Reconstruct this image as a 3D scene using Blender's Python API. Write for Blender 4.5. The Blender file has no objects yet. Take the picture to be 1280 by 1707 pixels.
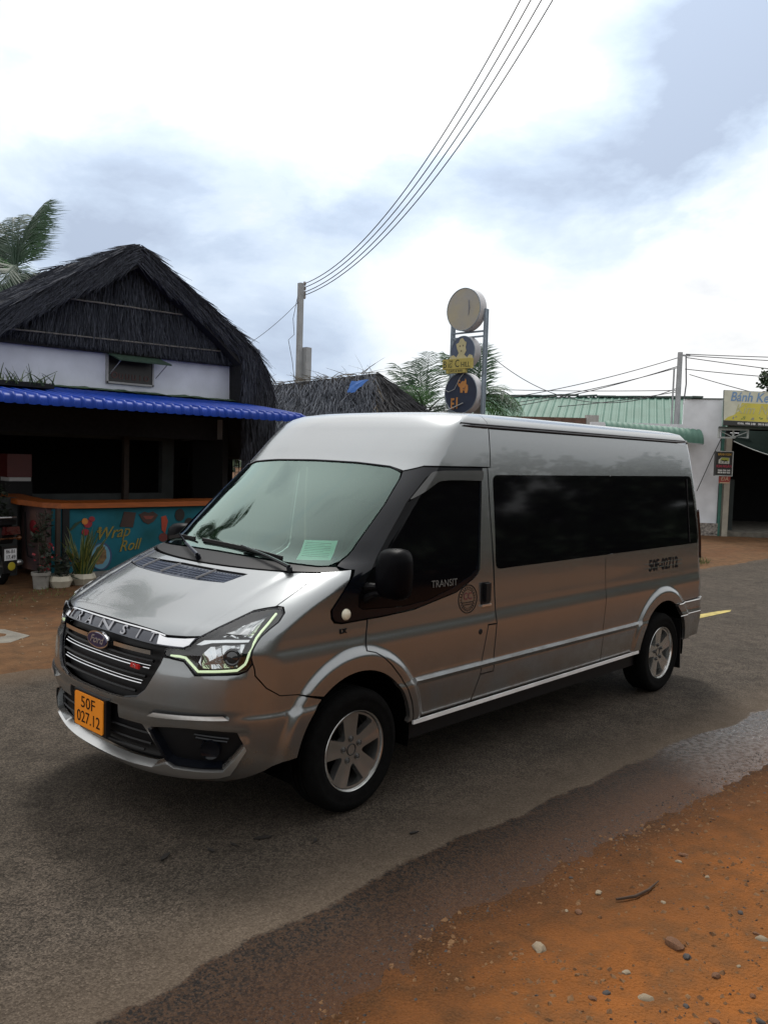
import bpy, bmesh, math, random
import numpy as np
from mathutils import Vector, Matrix, noise
from mathutils.geometry import delaunay_2d_cdt
random.seed(7)
R = math.radians
SC = bpy.context.scene
COL = SC.collection

# ---------------------------------------------------------------- camera
cam_d = bpy.data.cameras.new('camera')
cam = bpy.data.objects.new('camera', cam_d); COL.objects.link(cam)
cr = Vector((0.68822166, -0.72486901, 0.03026335)); cu = Vector((0.02524537, 0.06561582, 0.99752556)); cf = Vector((0.72506111, 0.68575468, -0.06345782))
cam.matrix_world = Matrix(((cr.x, cu.x, -cf.x, -3.2638), (cr.y, cu.y, -cf.y, -4.2242), (cr.z, cu.z, -cf.z, 1.9698), (0, 0, 0, 1)))
cam_d.sensor_fit = 'VERTICAL'; cam_d.sensor_height = 24.0; cam_d.sensor_width = 18.0
cam_d.lens = 24.0 * 1412.285 / 1707.0
cam_d.clip_start = .05; cam_d.clip_end = 3000
SC.camera = cam

# ---------------------------------------------------------------- world, sun, exposure
SUN_AZ, SUN_EL = 0.80, R(58)          # azimuth from +Y towards +X
SC.view_settings.view_transform = 'Standard'; SC.view_settings.look = 'None'
SC.view_settings.exposure = -0.30; SC.view_settings.gamma = 1.0; SC.view_settings.use_curve_mapping = False
W = bpy.data.worlds.new('World'); SC.world = W; W.use_nodes = True
nt = W.node_tree; N = nt.nodes; L = nt.links
for n in list(N): N.remove(n)
def nd(tree, t, **kw):
    n = tree.nodes.new(t)
    for k, v in kw.items():
        if k.startswith('i_'): n.inputs[k[2:].replace('_', ' ')].default_value = v
        else: setattr(n, k, v)
    return n
wo = nd(nt, 'ShaderNodeOutputWorld'); bg = nd(nt, 'ShaderNodeBackground'); bg.inputs[1].default_value = .1
L.new(bg.outputs[0], wo.inputs[0])
sky = nd(nt, 'ShaderNodeTexSky', sky_type='NISHITA', sun_disc=False, sun_elevation=SUN_EL, sun_rotation=SUN_AZ, altitude=20, dust_density=2.0)
tc = nd(nt, 'ShaderNodeTexCoord')
def wmath(op, a, b=None, c=None, clamp=False):
    n = nd(nt, 'ShaderNodeMath', operation=op, use_clamp=clamp)
    for i, v in enumerate((a, b, c)):
        if v is None: continue
        if isinstance(v, (int, float)): n.inputs[i].default_value = v
        else: L.new(v, n.inputs[i])
    return n.outputs[0]
mp = nd(nt, 'ShaderNodeMapping'); mp.inputs['Scale'].default_value = (1, 1, 2.1)
L.new(tc.outputs['Generated'], mp.inputs[0])
n1 = nd(nt, 'ShaderNodeTexNoise', noise_dimensions='3D'); L.new(mp.outputs[0], n1.inputs['Vector'])
n1.inputs['Scale'].default_value = 4.6; n1.inputs['Detail'].default_value = 9; n1.inputs['Roughness'].default_value = .58; n1.inputs['Distortion'].default_value = .15
n2 = nd(nt, 'ShaderNodeTexNoise'); L.new(mp.outputs[0], n2.inputs['Vector'])
n2.inputs['Scale'].default_value = 1.4; n2.inputs['Detail'].default_value = 4
def dirpx(px, py):
    d = cf + cr * ((px - 640) / 1412.285) - cu * ((py - 853.5) / 1412.285)
    return d.normalized()
# cloud banks: (direction, angular radius, darkness), in world directions
BANKS = [((0.853, 0.347, 0.389), 0.106, 0.75), ((0.850, 0.314, 0.423), 0.120, 0.50), ((0.863, 0.378, 0.335), 0.064, 0.35), ((0.897, 0.345, 0.278), 0.057, 0.15), ((0.468, 0.842, 0.267), 0.078, 0.38), ((0.536, 0.798, 0.275), 0.092, 0.45), ((0.605, 0.740, 0.294), 0.071, 0.42), ((0.654, 0.706, 0.273), 0.057, 0.25), ((0.687, 0.665, 0.293), 0.050, 0.30), ((0.736, 0.603, 0.306), 0.057, 0.38), ((0.785, 0.542, 0.300), 0.064, 0.45), ((0.828, 0.478, 0.292), 0.064, 0.42), ((0.850, 0.428, 0.307), 0.050, 0.30), ((0.390, 0.898, 0.204), 0.085, 0.42), ((0.438, 0.876, 0.203), 0.064, 0.30), ((0.555, 0.812, 0.184), 0.064, 0.25), ((0.635, 0.761, 0.130), 0.057, 0.42), ((0.678, 0.725, 0.119), 0.042, 0.35), ((0.606, 0.788, 0.108), 0.050, 0.30), ((0.361, 0.845, 0.395), 0.064, 0.18), ((0.632, 0.636, 0.443), 0.050, 0.12), ((0.912, 0.353, 0.209), 0.042, 0.12), ((0.831, 0.520, 0.196), 0.057, 0.08)]
acc = None
for d, rad, k in BANKS:
    v = Vector(d).normalized()
    dp = nd(nt, 'ShaderNodeVectorMath', operation='DOT_PRODUCT'); L.new(tc.outputs['Generated'], dp.inputs[0]); dp.inputs[1].default_value = v
    # gaussian-like falloff of the angle
    e = wmath('MULTIPLY', wmath('SUBTRACT', 1.0, dp.outputs['Value']), -2.0 / (rad * 1.08) ** 2)
    g = wmath('MULTIPLY', wmath('EXPONENT', e), k * .76)
    acc = g if acc is None else wmath('ADD', acc, g)
# darkness = noise-modulated banks everywhere
base = wmath('MULTIPLY', wmath('SUBTRACT', n2.outputs[0], .47), .55)
dens = wmath('ADD', wmath('MULTIPLY', acc, wmath('ADD', wmath('MULTIPLY', n1.outputs[0], 3.2), -.62)), wmath('MULTIPLY', wmath('SUBTRACT', n1.outputs[0], .5), .55))
dens = wmath('ADD', dens, base)
rampn = nd(nt, 'ShaderNodeValToRGB'); L.new(dens, rampn.inputs[0])
cr_ = rampn.color_ramp; cr_.elements[0].position = .03; cr_.elements[1].position = .85
cr_.elements[0].color = (1.0, 1.0, 1.0, 1); cr_.elements[1].color = (.44, .52, .66, 1)
for p_, c_ in ((.15, (.90, .95, .99)), (.30, (.71, .81, .94)), (.58, (.54, .64, .79))):
    e = cr_.elements.new(p_); e.color = (*c_, 1)
sc_ = nd(nt, 'ShaderNodeVectorMath', operation='SCALE'); L.new(rampn.outputs[0], sc_.inputs[0]); sc_.inputs['Scale'].default_value = 11.6
# glow of the hidden sun through the cloud
dp = nd(nt, 'ShaderNodeVectorMath', operation='DOT_PRODUCT'); L.new(tc.outputs['Generated'], dp.inputs[0])
dp.inputs[1].default_value = (math.sin(SUN_AZ) * math.cos(SUN_EL), math.cos(SUN_AZ) * math.cos(SUN_EL), math.sin(SUN_EL))
gl = wmath('EXPONENT', wmath('MULTIPLY', wmath('SUBTRACT', 1.0, dp.outputs['Value']), -5.0))
glow = wmath('ADD', wmath('MULTIPLY', gl, 1.1), 1.0)
sc2 = nd(nt, 'ShaderNodeVectorMath', operation='SCALE'); L.new(sc_.outputs[0], sc2.inputs[0]); L.new(glow, sc2.inputs['Scale'])
# thin gaps of blue between the clouds
gap = nd(nt, 'ShaderNodeMapRange'); L.new(n1.outputs[0], gap.inputs[0])
gap.inputs[1].default_value = .30; gap.inputs[2].default_value = .42; gap.inputs[3].default_value = .72; gap.inputs[4].default_value = 1.0
mx = nd(nt, 'ShaderNodeMix', data_type='RGBA'); L.new(gap.outputs[0], mx.inputs[0]); L.new(sky.outputs[0], mx.inputs[6]); L.new(sc2.outputs[0], mx.inputs[7])
L.new(mx.outputs[2], bg.inputs[0])
sd = bpy.data.lights.new('sun', 'SUN'); sd.energy = 2.9; sd.angle = R(13); sd.color = (1, .96, .9)
so = bpy.data.objects.new('sun', sd); COL.objects.link(so); so.location = (20, 20, 40)
so.rotation_euler = (math.pi / 2 - SUN_EL, 0, math.pi - SUN_AZ)
so.rotation_euler = Vector((math.sin(SUN_AZ) * math.cos(SUN_EL), math.cos(SUN_AZ) * math.cos(SUN_EL), math.sin(SUN_EL))).to_track_quat('Z', 'Y').to_euler()

# ---------------------------------------------------------------- materials
MATS = {}
def mat(name, col, rough=.6, metal=0., var=.12, scale=6., bump=0., bscale=50., col2=None, coat=0., spec=.5, emit=0., alpha=None, detail=4, stretch=None, rvar=0.):
    if name in MATS: return MATS[name]
    m = bpy.data.materials.new(name); m.use_nodes = True; t = m.node_tree; b = t.nodes['Principled BSDF']
    b.inputs['Roughness'].default_value = rough; b.inputs['Metallic'].default_value = metal
    b.inputs['Specular IOR Level'].default_value = spec
    if coat: b.inputs['Coat Weight'].default_value = coat; b.inputs['Coat Roughness'].default_value = .03
    tcn = nd(t, 'ShaderNodeTexCoord'); src = tcn.outputs['Object']
    if stretch:
        mpn = nd(t, 'ShaderNodeMapping'); mpn.inputs['Scale'].default_value = stretch; t.links.new(src, mpn.inputs[0]); src = mpn.outputs[0]
    nz = nd(t, 'ShaderNodeTexNoise'); t.links.new(src, nz.inputs['Vector']); nz.inputs['Scale'].default_value = scale; nz.inputs['Detail'].default_value = detail
    c2 = col2 or tuple(min(1, c * (1 + var)) for c in col); c1 = col if col2 else tuple(c * (1 - var) for c in col)
    rp = nd(t, 'ShaderNodeMapRange'); t.links.new(nz.outputs[0], rp.inputs[0]); rp.inputs[1].default_value = .32; rp.inputs[2].default_value = .68
    mxn = nd(t, 'ShaderNodeMix', data_type='RGBA'); t.links.new(rp.outputs[0], mxn.inputs[0]); mxn.inputs[6].default_value = (*c1, 1); mxn.inputs[7].default_value = (*c2, 1)
    t.links.new(mxn.outputs[2], b.inputs['Base Color'])
    if rvar:
        rr = nd(t, 'ShaderNodeMapRange'); t.links.new(nz.outputs[0], rr.inputs[0]); rr.inputs[1].default_value = .3; rr.inputs[2].default_value = .7
        rr.inputs[3].default_value = max(0, rough - rvar); rr.inputs[4].default_value = min(1, rough + rvar); t.links.new(rr.outputs[0], b.inputs['Roughness'])
    if bump:
        nb = nd(t, 'ShaderNodeTexNoise'); t.links.new(src, nb.inputs['Vector']); nb.inputs['Scale'].default_value = bscale; nb.inputs['Detail'].default_value = 5
        bp = nd(t, 'ShaderNodeBump'); bp.inputs['Strength'].default_value = bump; bp.inputs['Distance'].default_value = .02
        t.links.new(nb.outputs[0], bp.inputs['Height']); t.links.new(bp.outputs[0], b.inputs['Normal'])
    if emit:
        b.inputs['Emission Color'].default_value = (*col, 1); b.inputs['Emission Strength'].default_value = emit
    MATS[name] = m
    return m

# ---------------------------------------------------------------- mesh helper
class MB:
    def __init__(s): s.v = []; s.f = []
    def add(s, vs, fs):
        o = len(s.v); s.v += [tuple(p) for p in vs]; s.f += [tuple(i + o for i in f) for f in fs]; return s
    def box(s, c, d, ax=None, ay=None):
        c = Vector(c); ax = Vector(ax or (1, 0, 0)).normalized()
        ay = Vector(ay) if ay else Vector((0, 0, 1)).cross(ax)
        ay = (ay - ax * ay.dot(ax)).normalized(); az = ax.cross(ay)
        hx, hy, hz = d[0] / 2, d[1] / 2, d[2] / 2
        vs = [c + ax * (a * hx) + ay * (b * hy) + az * (e * hz) for a in (-1, 1) for b in (-1, 1) for e in (-1, 1)]
        return s.add(vs, [(0, 1, 3, 2), (4, 6, 7, 5), (0, 4, 5, 1), (2, 3, 7, 6), (0, 2, 6, 4), (1, 5, 7, 3)])
    def bbox(s, x0, x1, y0, y1, z0, z1): return s.box(((x0 + x1) / 2, (y0 + y1) / 2, (z0 + z1) / 2), (x1 - x0, y1 - y0, z1 - z0))
    def beam(s, p, q, w, h, up=(0, 0, 1)):
        p = Vector(p); q = Vector(q); ax = (q - p); ln = ax.length; ax.normalize()
        upv = Vector(up)
        if abs(ax.dot(upv)) > .98: upv = Vector((1, 0, 0))
        ay = upv.cross(ax).normalized()
        return s.box((p + q) / 2, (ln, w, h), ax, ay)
    def tube(s, pts, r, n=8, caps=True, sq=None):
        pts = [Vector(p) for p in pts]; m = len(pts); rs = r if isinstance(r, (list, tuple)) else [r] * m
        prev = None; rings = []
        for i, p in enumerate(pts):
            t = (pts[min(i + 1, m - 1)] - pts[max(i - 1, 0)]).normalized()
            if prev is None:
                a = Vector((0, 0, 1)) if abs(t.z) < .9 else Vector((1, 0, 0)); nx = t.cross(a).normalized()
            else: nx = (prev - t * prev.dot(t)).normalized()
            prev = nx; ny = t.cross(nx)
            rings.append([p + (nx * math.cos(2 * math.pi * k / n) + ny * math.sin(2 * math.pi * k / n) * (sq or 1)) * rs[i] for k in range(n)])
        vs = [v for rg in rings for v in rg]; fs = []
        for i in range(m - 1):
            for k in range(n): fs.append((i * n + k, i * n + (k + 1) % n, (i + 1) * n + (k + 1) % n, (i + 1) * n + k))
        if caps: fs += [tuple(range(n - 1, -1, -1)), tuple((m - 1) * n + k for k in range(n))]
        return s.add(vs, fs)
    def lathe(s, prof, c, axis=(0, 0, 1), n=24, ref=None, closed=False):
        c = Vector(c); az = Vector(axis).normalized(); a = Vector(ref) if ref else (Vector((1, 0, 0)) if abs(az.x) < .9 else Vector((0, 1, 0)))
        ax = (a - az * a.dot(az)).normalized(); ay = az.cross(ax); vs = []; fs = []
        for r, h in prof:
            for k in range(n):
                t = 2 * math.pi * k / n; vs.append(c + az * h + (ax * math.cos(t) + ay * math.sin(t)) * r)
        m = len(prof)
        for i in range(m - 1 + (1 if closed else 0)):
            j = (i + 1) % m
            for k in range(n): fs.append((i * n + k, i * n + (k + 1) % n, j * n + (k + 1) % n, j * n + k))
        return s.add(vs, fs)
    def prism(s, poly, o, ax, ay, depth, n=None):
        """extrude a 2-D polygon (a,b) at o+ax*a+ay*b by depth along ax x ay"""
        o = Vector(o); ax = Vector(ax); ay = Vector(ay); az = (Vector(n) if n else ax.cross(ay)).normalized() * depth
        k = len(poly); A = [o + ax * a + ay * b for a, b in poly]; B = [p + az for p in A]
        fs = [(i, (i + 1) % k, k + (i + 1) % k, k + i) for i in range(k)]
        return s.add(A + B, [tuple(range(k - 1, -1, -1)), tuple(range(k, 2 * k))] + fs)
    def quad(s, a, b, c, d): return s.add([a, b, c, d], [(0, 1, 2, 3)])
    def sphere(s, c, r, n=10, m=6, sc=(1, 1, 1)):
        c = Vector(c); vs = []; fs = []
        for i in range(m + 1):
            a = math.pi * i / m
            for k in range(n):
                b = 2 * math.pi * k / n
                vs.append(c + Vector((math.sin(a) * math.cos(b) * r * sc[0], math.sin(a) * math.sin(b) * r * sc[1], math.cos(a) * r * sc[2])))
        for i in range(m):
            for k in range(n): fs.append((i * n + k, (i + 1) * n + k, (i + 1) * n + (k + 1) % n, i * n + (k + 1) % n))
        return s.add(vs, fs)

def rootloc(o):
    while o.parent: o = o.parent
    return Vector(o.location)
def link_mesh(name, me, material, parent=None):
    o = bpy.data.objects.new(name, me); COL.objects.link(o)
    if material: me.materials.append(material)
    if parent: o.parent = parent
    return o
def build(name, mb, material, parent=None, smooth=False, loc=None, angle=None):
    me = bpy.data.meshes.new(name)
    off = rootloc(parent) if parent else Vector(loc or (0, 0, 0))
    vs = [(p[0] - off.x, p[1] - off.y, p[2] - off.z) for p in mb.v]
    me.from_pydata(vs, [], mb.f); me.update()
    bm = bmesh.new(); bm.from_mesh(me); bmesh.ops.recalc_face_normals(bm, faces=bm.faces); bm.to_mesh(me); bm.free()
    o = link_mesh(name, me, material, parent)
    if loc is not None and not parent: o.location = off
    if smooth:
        me.shade_smooth()
        if angle is not None: me.set_sharp_from_angle(angle=R(angle))
    return o
def tag(o, label=None, cat=None, group=None, kind=None):
    if label: o['label'] = label
    if cat: o['category'] = cat
    if group: o['group'] = group
    if kind: o['kind'] = kind
    return o
def empty(name, loc, label, cat, group=None):
    o = bpy.data.objects.new(name, None); COL.objects.link(o); o.location = loc; o.empty_display_size = .2
    return tag(o, label, cat, group)
def copy_tree(o, parent=None):
    c = o.copy(); COL.objects.link(c)
    if parent: c.parent = parent
    for ch in o.children: copy_tree(ch, c)
    return c
_tc = {}
def text2d(s, size, shear=0., depth=.004, xscale=1.0, bold=0.):
    cu_ = bpy.data.curves.new('lettering', 'FONT'); cu_.body = s; cu_.size = size; cu_.shear = shear; cu_.extrude = depth / 2; cu_.align_x = 'CENTER'; cu_.align_y = 'CENTER'
    cu_.resolution_u = 3; cu_.offset = bold
    ob = bpy.data.objects.new('lettering', cu_); COL.objects.link(ob)
    dg = bpy.context.evaluated_depsgraph_get(); dg.update()
    me = bpy.data.meshes.new_from_object(ob.evaluated_get(dg))
    vs = [(v.co.x * xscale, v.co.y, v.co.z) for v in me.vertices]; fs = [tuple(p.vertices) for p in me.polygons]
    bpy.data.objects.remove(ob); bpy.data.curves.remove(cu_); bpy.data.meshes.remove(me)
    return vs, fs
def letter(mb, s, o, rx, uy, size, **kw):
    vs, fs = text2d(s, size, **kw); o = Vector(o); rx = Vector(rx).normalized(); uy = Vector(uy).normalized(); n = rx.cross(uy)
    return mb.add([o + rx * a + uy * b + n * c for a, b, c in vs], fs)

# ================================================================ ground, road, shoulders
def struct(o): o['kind'] = 'structure'; return o
def nz(x, y, s, seed=0.): return noise.noise(Vector((x * s + seed, y * s - seed, seed * 1.7)))
def groundmat(name, cols, grain, rough, bump, wet=None, damp=False):
    """granular ground: three tints mixed by coarse, mid and grain noise"""
    m = bpy.data.materials.new(name); m.use_nodes = True; t = m.node_tree; b = t.nodes['Principled BSDF']; lk = t.links
    tcn = nd(t, 'ShaderNodeTexCoord'); src = tcn.outputs['Object']
    def noi(sc, det=4, r=.5):
        n = nd(t, 'ShaderNodeTexNoise'); lk.new(src, n.inputs['Vector']); n.inputs['Scale'].default_value = sc; n.inputs['Detail'].default_value = det; n.inputs['Roughness'].default_value = r; return n.outputs[0]
    def mr(v, a, c, lo=0., hi=1.):
        n = nd(t, 'ShaderNodeMapRange'); lk.new(v, n.inputs[0]); n.inputs[1].default_value = a; n.inputs[2].default_value = c; n.inputs[3].default_value = lo; n.inputs[4].default_value = hi; return n.outputs[0]
    def mix(f, a, c):
        n = nd(t, 'ShaderNodeMix', data_type='RGBA')
        if isinstance(f, float): n.inputs[0].default_value = f
        else: lk.new(f, n.inputs[0])
        for i, q in ((6, a), (7, c)):
            if isinstance(q, tuple): n.inputs[i].default_value = (*q, 1)
            else: lk.new(q, n.inputs[i])
        return n.outputs[2]
    def mth(op, a, c):
        n = nd(t, 'ShaderNodeMath', operation=op)
        for i, q in ((0, a), (1, c)):
            if isinstance(q, (int, float)): n.inputs[i].default_value = q
            else: lk.new(q, n.inputs[i])
        return n.outputs[0]
    coarse = noi(.7, 5, .6); mid = noi(7, 5, .6); fine = noi(grain, 3, .7)
    vo = nd(t, 'ShaderNodeTexVoronoi'); lk.new(src, vo.inputs['Vector']); vo.inputs['Scale'].default_value = grain * .8
    c = mix(mr(coarse, .38, .64), cols[0], cols[1]); c = mix(mr(mid, .42, .68, 0, .75), c, cols[2])
    g = nd(t, 'ShaderNodeMix', data_type='RGBA', blend_type='MULTIPLY'); g.inputs[0].default_value = 1.; lk.new(c, g.inputs[6])
    sp_ = mr(fine, .36, .64, .45, 1.6)
    if wet:
        sv = nd(t, 'ShaderNodeSeparateColor'); lk.new(vo.outputs['Color'], sv.inputs[0]); sp_ = mth('MULTIPLY', sp_, mr(sv.outputs[0], 0, 1, .45, 1.6))
        sp_ = mth('MULTIPLY', sp_, mr(noi(2.2, 6, .65), .35, .65, .85, 1.15)); lk.new(sp_, g.inputs[7]); c = g.outputs[2]
    h = mth('ADD', mth('MULTIPLY', fine, .5), mth('ADD', mth('MULTIPLY', vo.outputs['Distance'], .6), mth('MULTIPLY', mid, 1.4)))
    bp = nd(t, 'ShaderNodeBump'); bp.inputs['Strength'].default_value = bump; bp.inputs['Distance'].default_value = .012; lk.new(h, bp.inputs['Height']); lk.new(bp.outputs[0], b.inputs['Normal'])
    ro = mr(mid, .3, .7, rough - .06, min(1, rough + .06))
    if damp:
        # soil still wet where it meets the road
        sx = nd(t, 'ShaderNodeSeparateXYZ'); lk.new(src, sx.inputs[0])
        e = mth('ADD', mth('ADD', sx.outputs[1], mth('MULTIPLY', mr(sx.outputs[0], 0., 20., 0, 1), 1.7)), mth('MULTIPLY', mth('SUBTRACT', noi(3.0, 5), .5), .45))
        c = mix(mr(e, -2.95, -2.05, 0, .92), c, mix(mr(fine, .36, .64), (.012, .007, .004), (.060, .026, .009)))
    if wet:
        # strip of standing damp along the road edge, where the surface is dark and shiny
        sx = nd(t, 'ShaderNodeSeparateXYZ'); lk.new(src, sx.inputs[0])
        edge = mth('ADD', sx.outputs[1], mth('MULTIPLY', mr(sx.outputs[0], 1.0, 5.0, 0, 1), .32))
        wob = mth('MULTIPLY', mth('SUBTRACT', noi(1.6, 4), .5), .26); wob2 = mth('ADD', mth('MULTIPLY', mth('SUBTRACT', noi(14, 3), .5), .06), mth('MULTIPLY', mth('SUBTRACT', noi(55, 3), .5), .05))
        e = mth('ADD', mth('ADD', edge, wob), wob2)
        wm = mr(e, wet[0] - .010, wet[0] + .012, 1, 0)
        c2 = mix(mr(mth('ADD', mth('MULTIPLY', fine, .6), mth('MULTIPLY', sv.outputs[1], .4)), .34, .66, 0, 1), wet[1], wet[2])
        # reddish silt washed onto the edge, pale dust just beyond the damp line
        silt = mr(e, wet[0] - .60, wet[0] - .12, .85, .0); c2 = mix(silt, c2, (.060, .023, .007))
        dust = mr(e, wet[0] + .01, wet[0] + .55, .42, 0); c = mix(dust, c, (.13, .095, .066))
        c = mix(wm, c, c2)
        rm = nd(t, 'ShaderNodeMix', data_type='FLOAT'); lk.new(wm, rm.inputs[0]); lk.new(ro, rm.inputs[2]); rm.inputs[3].default_value = wet[3]; ro = rm.outputs[0]
        far = mr(e, wet[0] + 4.15, wet[0] + 4.75, 0, .7); c = mix(far, c, (.10, .066, .040))
        # the film of water is deeper further along the road
        pud = mth('MULTIPLY', wm, mr(mth('ADD', sx.outputs[0], mth('MULTIPLY', mth('SUBTRACT', noi(1.1, 4), .5), 2.4)), 1.9, 3.7, 0, 1))
        pud = mth('MULTIPLY', pud, mr(noi(26, 3, .6), .40, .56, .25, 1))
        r3 = nd(t, 'ShaderNodeMix', data_type='FLOAT'); lk.new(pud, r3.inputs[0]); lk.new(ro, r3.inputs[2]); r3.inputs[3].default_value = .10; ro = r3.outputs[0]
        lk.new(mr(pud, 0, 1, .17, 1.0), b.inputs['Specular IOR Level']); lk.new(mr(pud, 0, 1, bump, bump * .35), bp.inputs['Strength'])
    lk.new(c, b.inputs['Base Color']); lk.new(ro, b.inputs['Roughness']); b.inputs['Specular IOR Level'].default_value = .17 if wet else .15
    return m
dirt = groundmat('orange_dirt', ((.240, .082, .017), (.175, .064, .016), (.105, .052, .022)), 95, .95, .9, damp=True)
brown_dirt = groundmat('brown_dirt', ((.100, .046, .019), (.125, .068, .032), (.060, .036, .020)), 60, .95, .8)
asphalt = groundmat('worn_asphalt', ((.060, .048, .037), (.048, .039, .030), (.038, .031, .024)), 125, .9, .8, wet=(-1.60, (.003, .002, .0015), (.045, .023, .011), .55))

def strip_mesh(name, near, far, z, material, x0, x1, dx=.25, jn=.0, jf=.0):
    m = MB(); xs = np.arange(x0, x1 + .01, dx)
    for x in xs:
        a = near(x) + jn * nz(x, 0, 2.2, 3.) + jn * .5 * nz(x, 0, 7., 5.); b = far(x) + jf * nz(x, 9, 1.3, 7.) + jf * .6 * nz(x, 4, 5., 2.)
        m.v += [(x, a, z), (x, b, z)]
    m.f = [(2 * i, 2 * i + 2, 2 * i + 3, 2 * i + 1) for i in range(len(xs) - 1)]
    return build(name, m, material)
m = MB(); G = 900
m.quad((-G, -G, -.03), (G, -G, -.03), (G, G, -.03), (-G, G, -.03)); struct(build('ground', m, brown_dirt))
far_edge = lambda x: 3.12 - .043 * max(-2, min(x, 60))
near_edge = lambda x: -2.55 - .09 * max(0, min(x, 40))
struct(strip_mesh('road', near_edge, far_edge, 0., asphalt, -60, 140, .12, .0, .10))
def dirt_line(x): return -2.03 - .085 * max(0., x) + .06 * nz(x, 0, 1.1, 11.) + .03 * nz(x, 0, 4., 12.)
def sheet(name, xs, ys, zf, material):
    m = MB(); nx_, ny_ = len(xs), len(ys)
    m.v = [(x, y, zf(x, y)) for x in xs for y in ys]
    m.f = [(i * ny_ + j, (i + 1) * ny_ + j, (i + 1) * ny_ + j + 1, i * ny_ + j + 1) for i in range(nx_ - 1) for j in range(ny_ - 1)]
    return build(name, m, material, smooth=True)
LEAFBITS = [(-1.051, -0.742, 0.045), (-0.851, -0.834, 0.030), (-0.578, -0.897, 0.050), (-0.404, -1.104, 0.028), (-0.734, -0.863, 0.025), (0.038, -1.389, 0.030)]
def zs(x, y):
    d = dirt_line(x) - y + .035 * nz(x, y, 9., 40.) + .02 * nz(x, y, 24., 41.)   # metres into the dirt
    h = .016 * nz(x, y, 1.6) + .010 * nz(x, y, 5., 3) + .0075 * nz(x, y, 13., 6) + .004 * max(0, nz(x, y, 22., 16))
    return min(.05, d * .07) + h * min(1, max(.25, d * 3)) - .004
xs = np.concatenate([np.arange(-3.6, 4.5, .035), np.arange(4.5, 16, .12)]); ys = np.concatenate([np.arange(-9, -4.4, .12), np.arange(-4.4, -1.6, .028)])
struct(sheet('dirt_shoulder', xs, ys, zs, dirt))
def zv(x, y):
    d = y - (far_edge(x) + .12 * nz(x, 2, .9, 21.) + .05 * nz(x, 2, 3.5, 22.))
    return min(.05, d * .09) + (.018 * nz(x, y, .8, 5) + .012 * nz(x, y, 2.6, 8) + .006 * nz(x, y, 7, 9)) * min(1, max(0, d)) - .006 + .02 * max(0, min(1, (y - 6) / 3))
struct(sheet('dirt_verge', np.arange(-7, 34, .09), np.arange(1.5, 9.5, .08), zv, brown_dirt))
# concrete patch on the verge
m = MB(); pts = [(-.6, 3.95), (.12, 4.0), (.50, 4.25), (.42, 4.7), (.05, 5.2), (-.8, 5.4)]
m.prism([(a + .04 * nz(a, b, 9), b + .04 * nz(b, a, 9)) for a, b in pts], (0, 0, .0), (1, 0, 0), (0, 1, 0), .052)
tag(build('concrete_slab', m, mat('old_concrete', (.13, .12, .10), rough=.9, var=.35, scale=5, bump=.5), loc=(0, 4.7, 0)), 'broken grey concrete slab lying in the dirt beside the far road edge', 'slab')
m = MB(); yl = mat('road_yellow', (.34, .27, .075), rough=.85, var=.35, scale=9)
m.add([(7.55, .30, .004), (8.45, .24, .004), (8.62, .29, .004), (8.35, .36, .004), (7.65, .45, .004)], [(0, 1, 2, 3, 4)]); struct(build('road_marking', m, yl))
m = MB()
for k in range(1, 8): m.quad((7.6 + 6.2 * k, .30 - .26 * k, .004), (9.2 + 6.2 * k, .22 - .26 * k, .004), (9.2 + 6.2 * k, .36 - .26 * k, .004), (7.6 + 6.2 * k, .44 - .26 * k, .004))
struct(build('road_marking', m, yl))
# stones one can pick out on the shoulder
def stone_mesh(seed, flat):
    rnd = random.Random(seed); bm = bmesh.new(); bmesh.ops.create_icosphere(bm, subdivisions=2, radius=1)
    for v in bm.verts:
        k = 1 + .34 * noise.noise(v.co * 1.2 + Vector((seed * 3.1, 0, 0))) + .14 * noise.noise(v.co * 3 + Vector((0, seed, 0))); v.co = Vector((v.co.x * k, v.co.y * k * .72, v.co.z * k * flat))
    me = bpy.data.meshes.new('stone'); bm.to_mesh(me); bm.free(); me.shade_smooth(); me.set_sharp_from_angle(angle=R(28)); return me
stm = [mat('pale_stone', (.21, .165, .11), rough=.9, var=.2, scale=12, bump=.3, bscale=30), mat('rust_stone', (.11, .048, .020), rough=.9, var=.3, scale=10, bump=.3), mat('dark_stone', (.035, .030, .028), rough=.8, var=.3, scale=10, bump=.3)]
meshes = {}
for i in range(3):
    for j, mt in enumerate(stm):
        me = stone_mesh(i * 3 + j + 1, .45); me.materials.append(mt); meshes[(i, j)] = me
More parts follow.
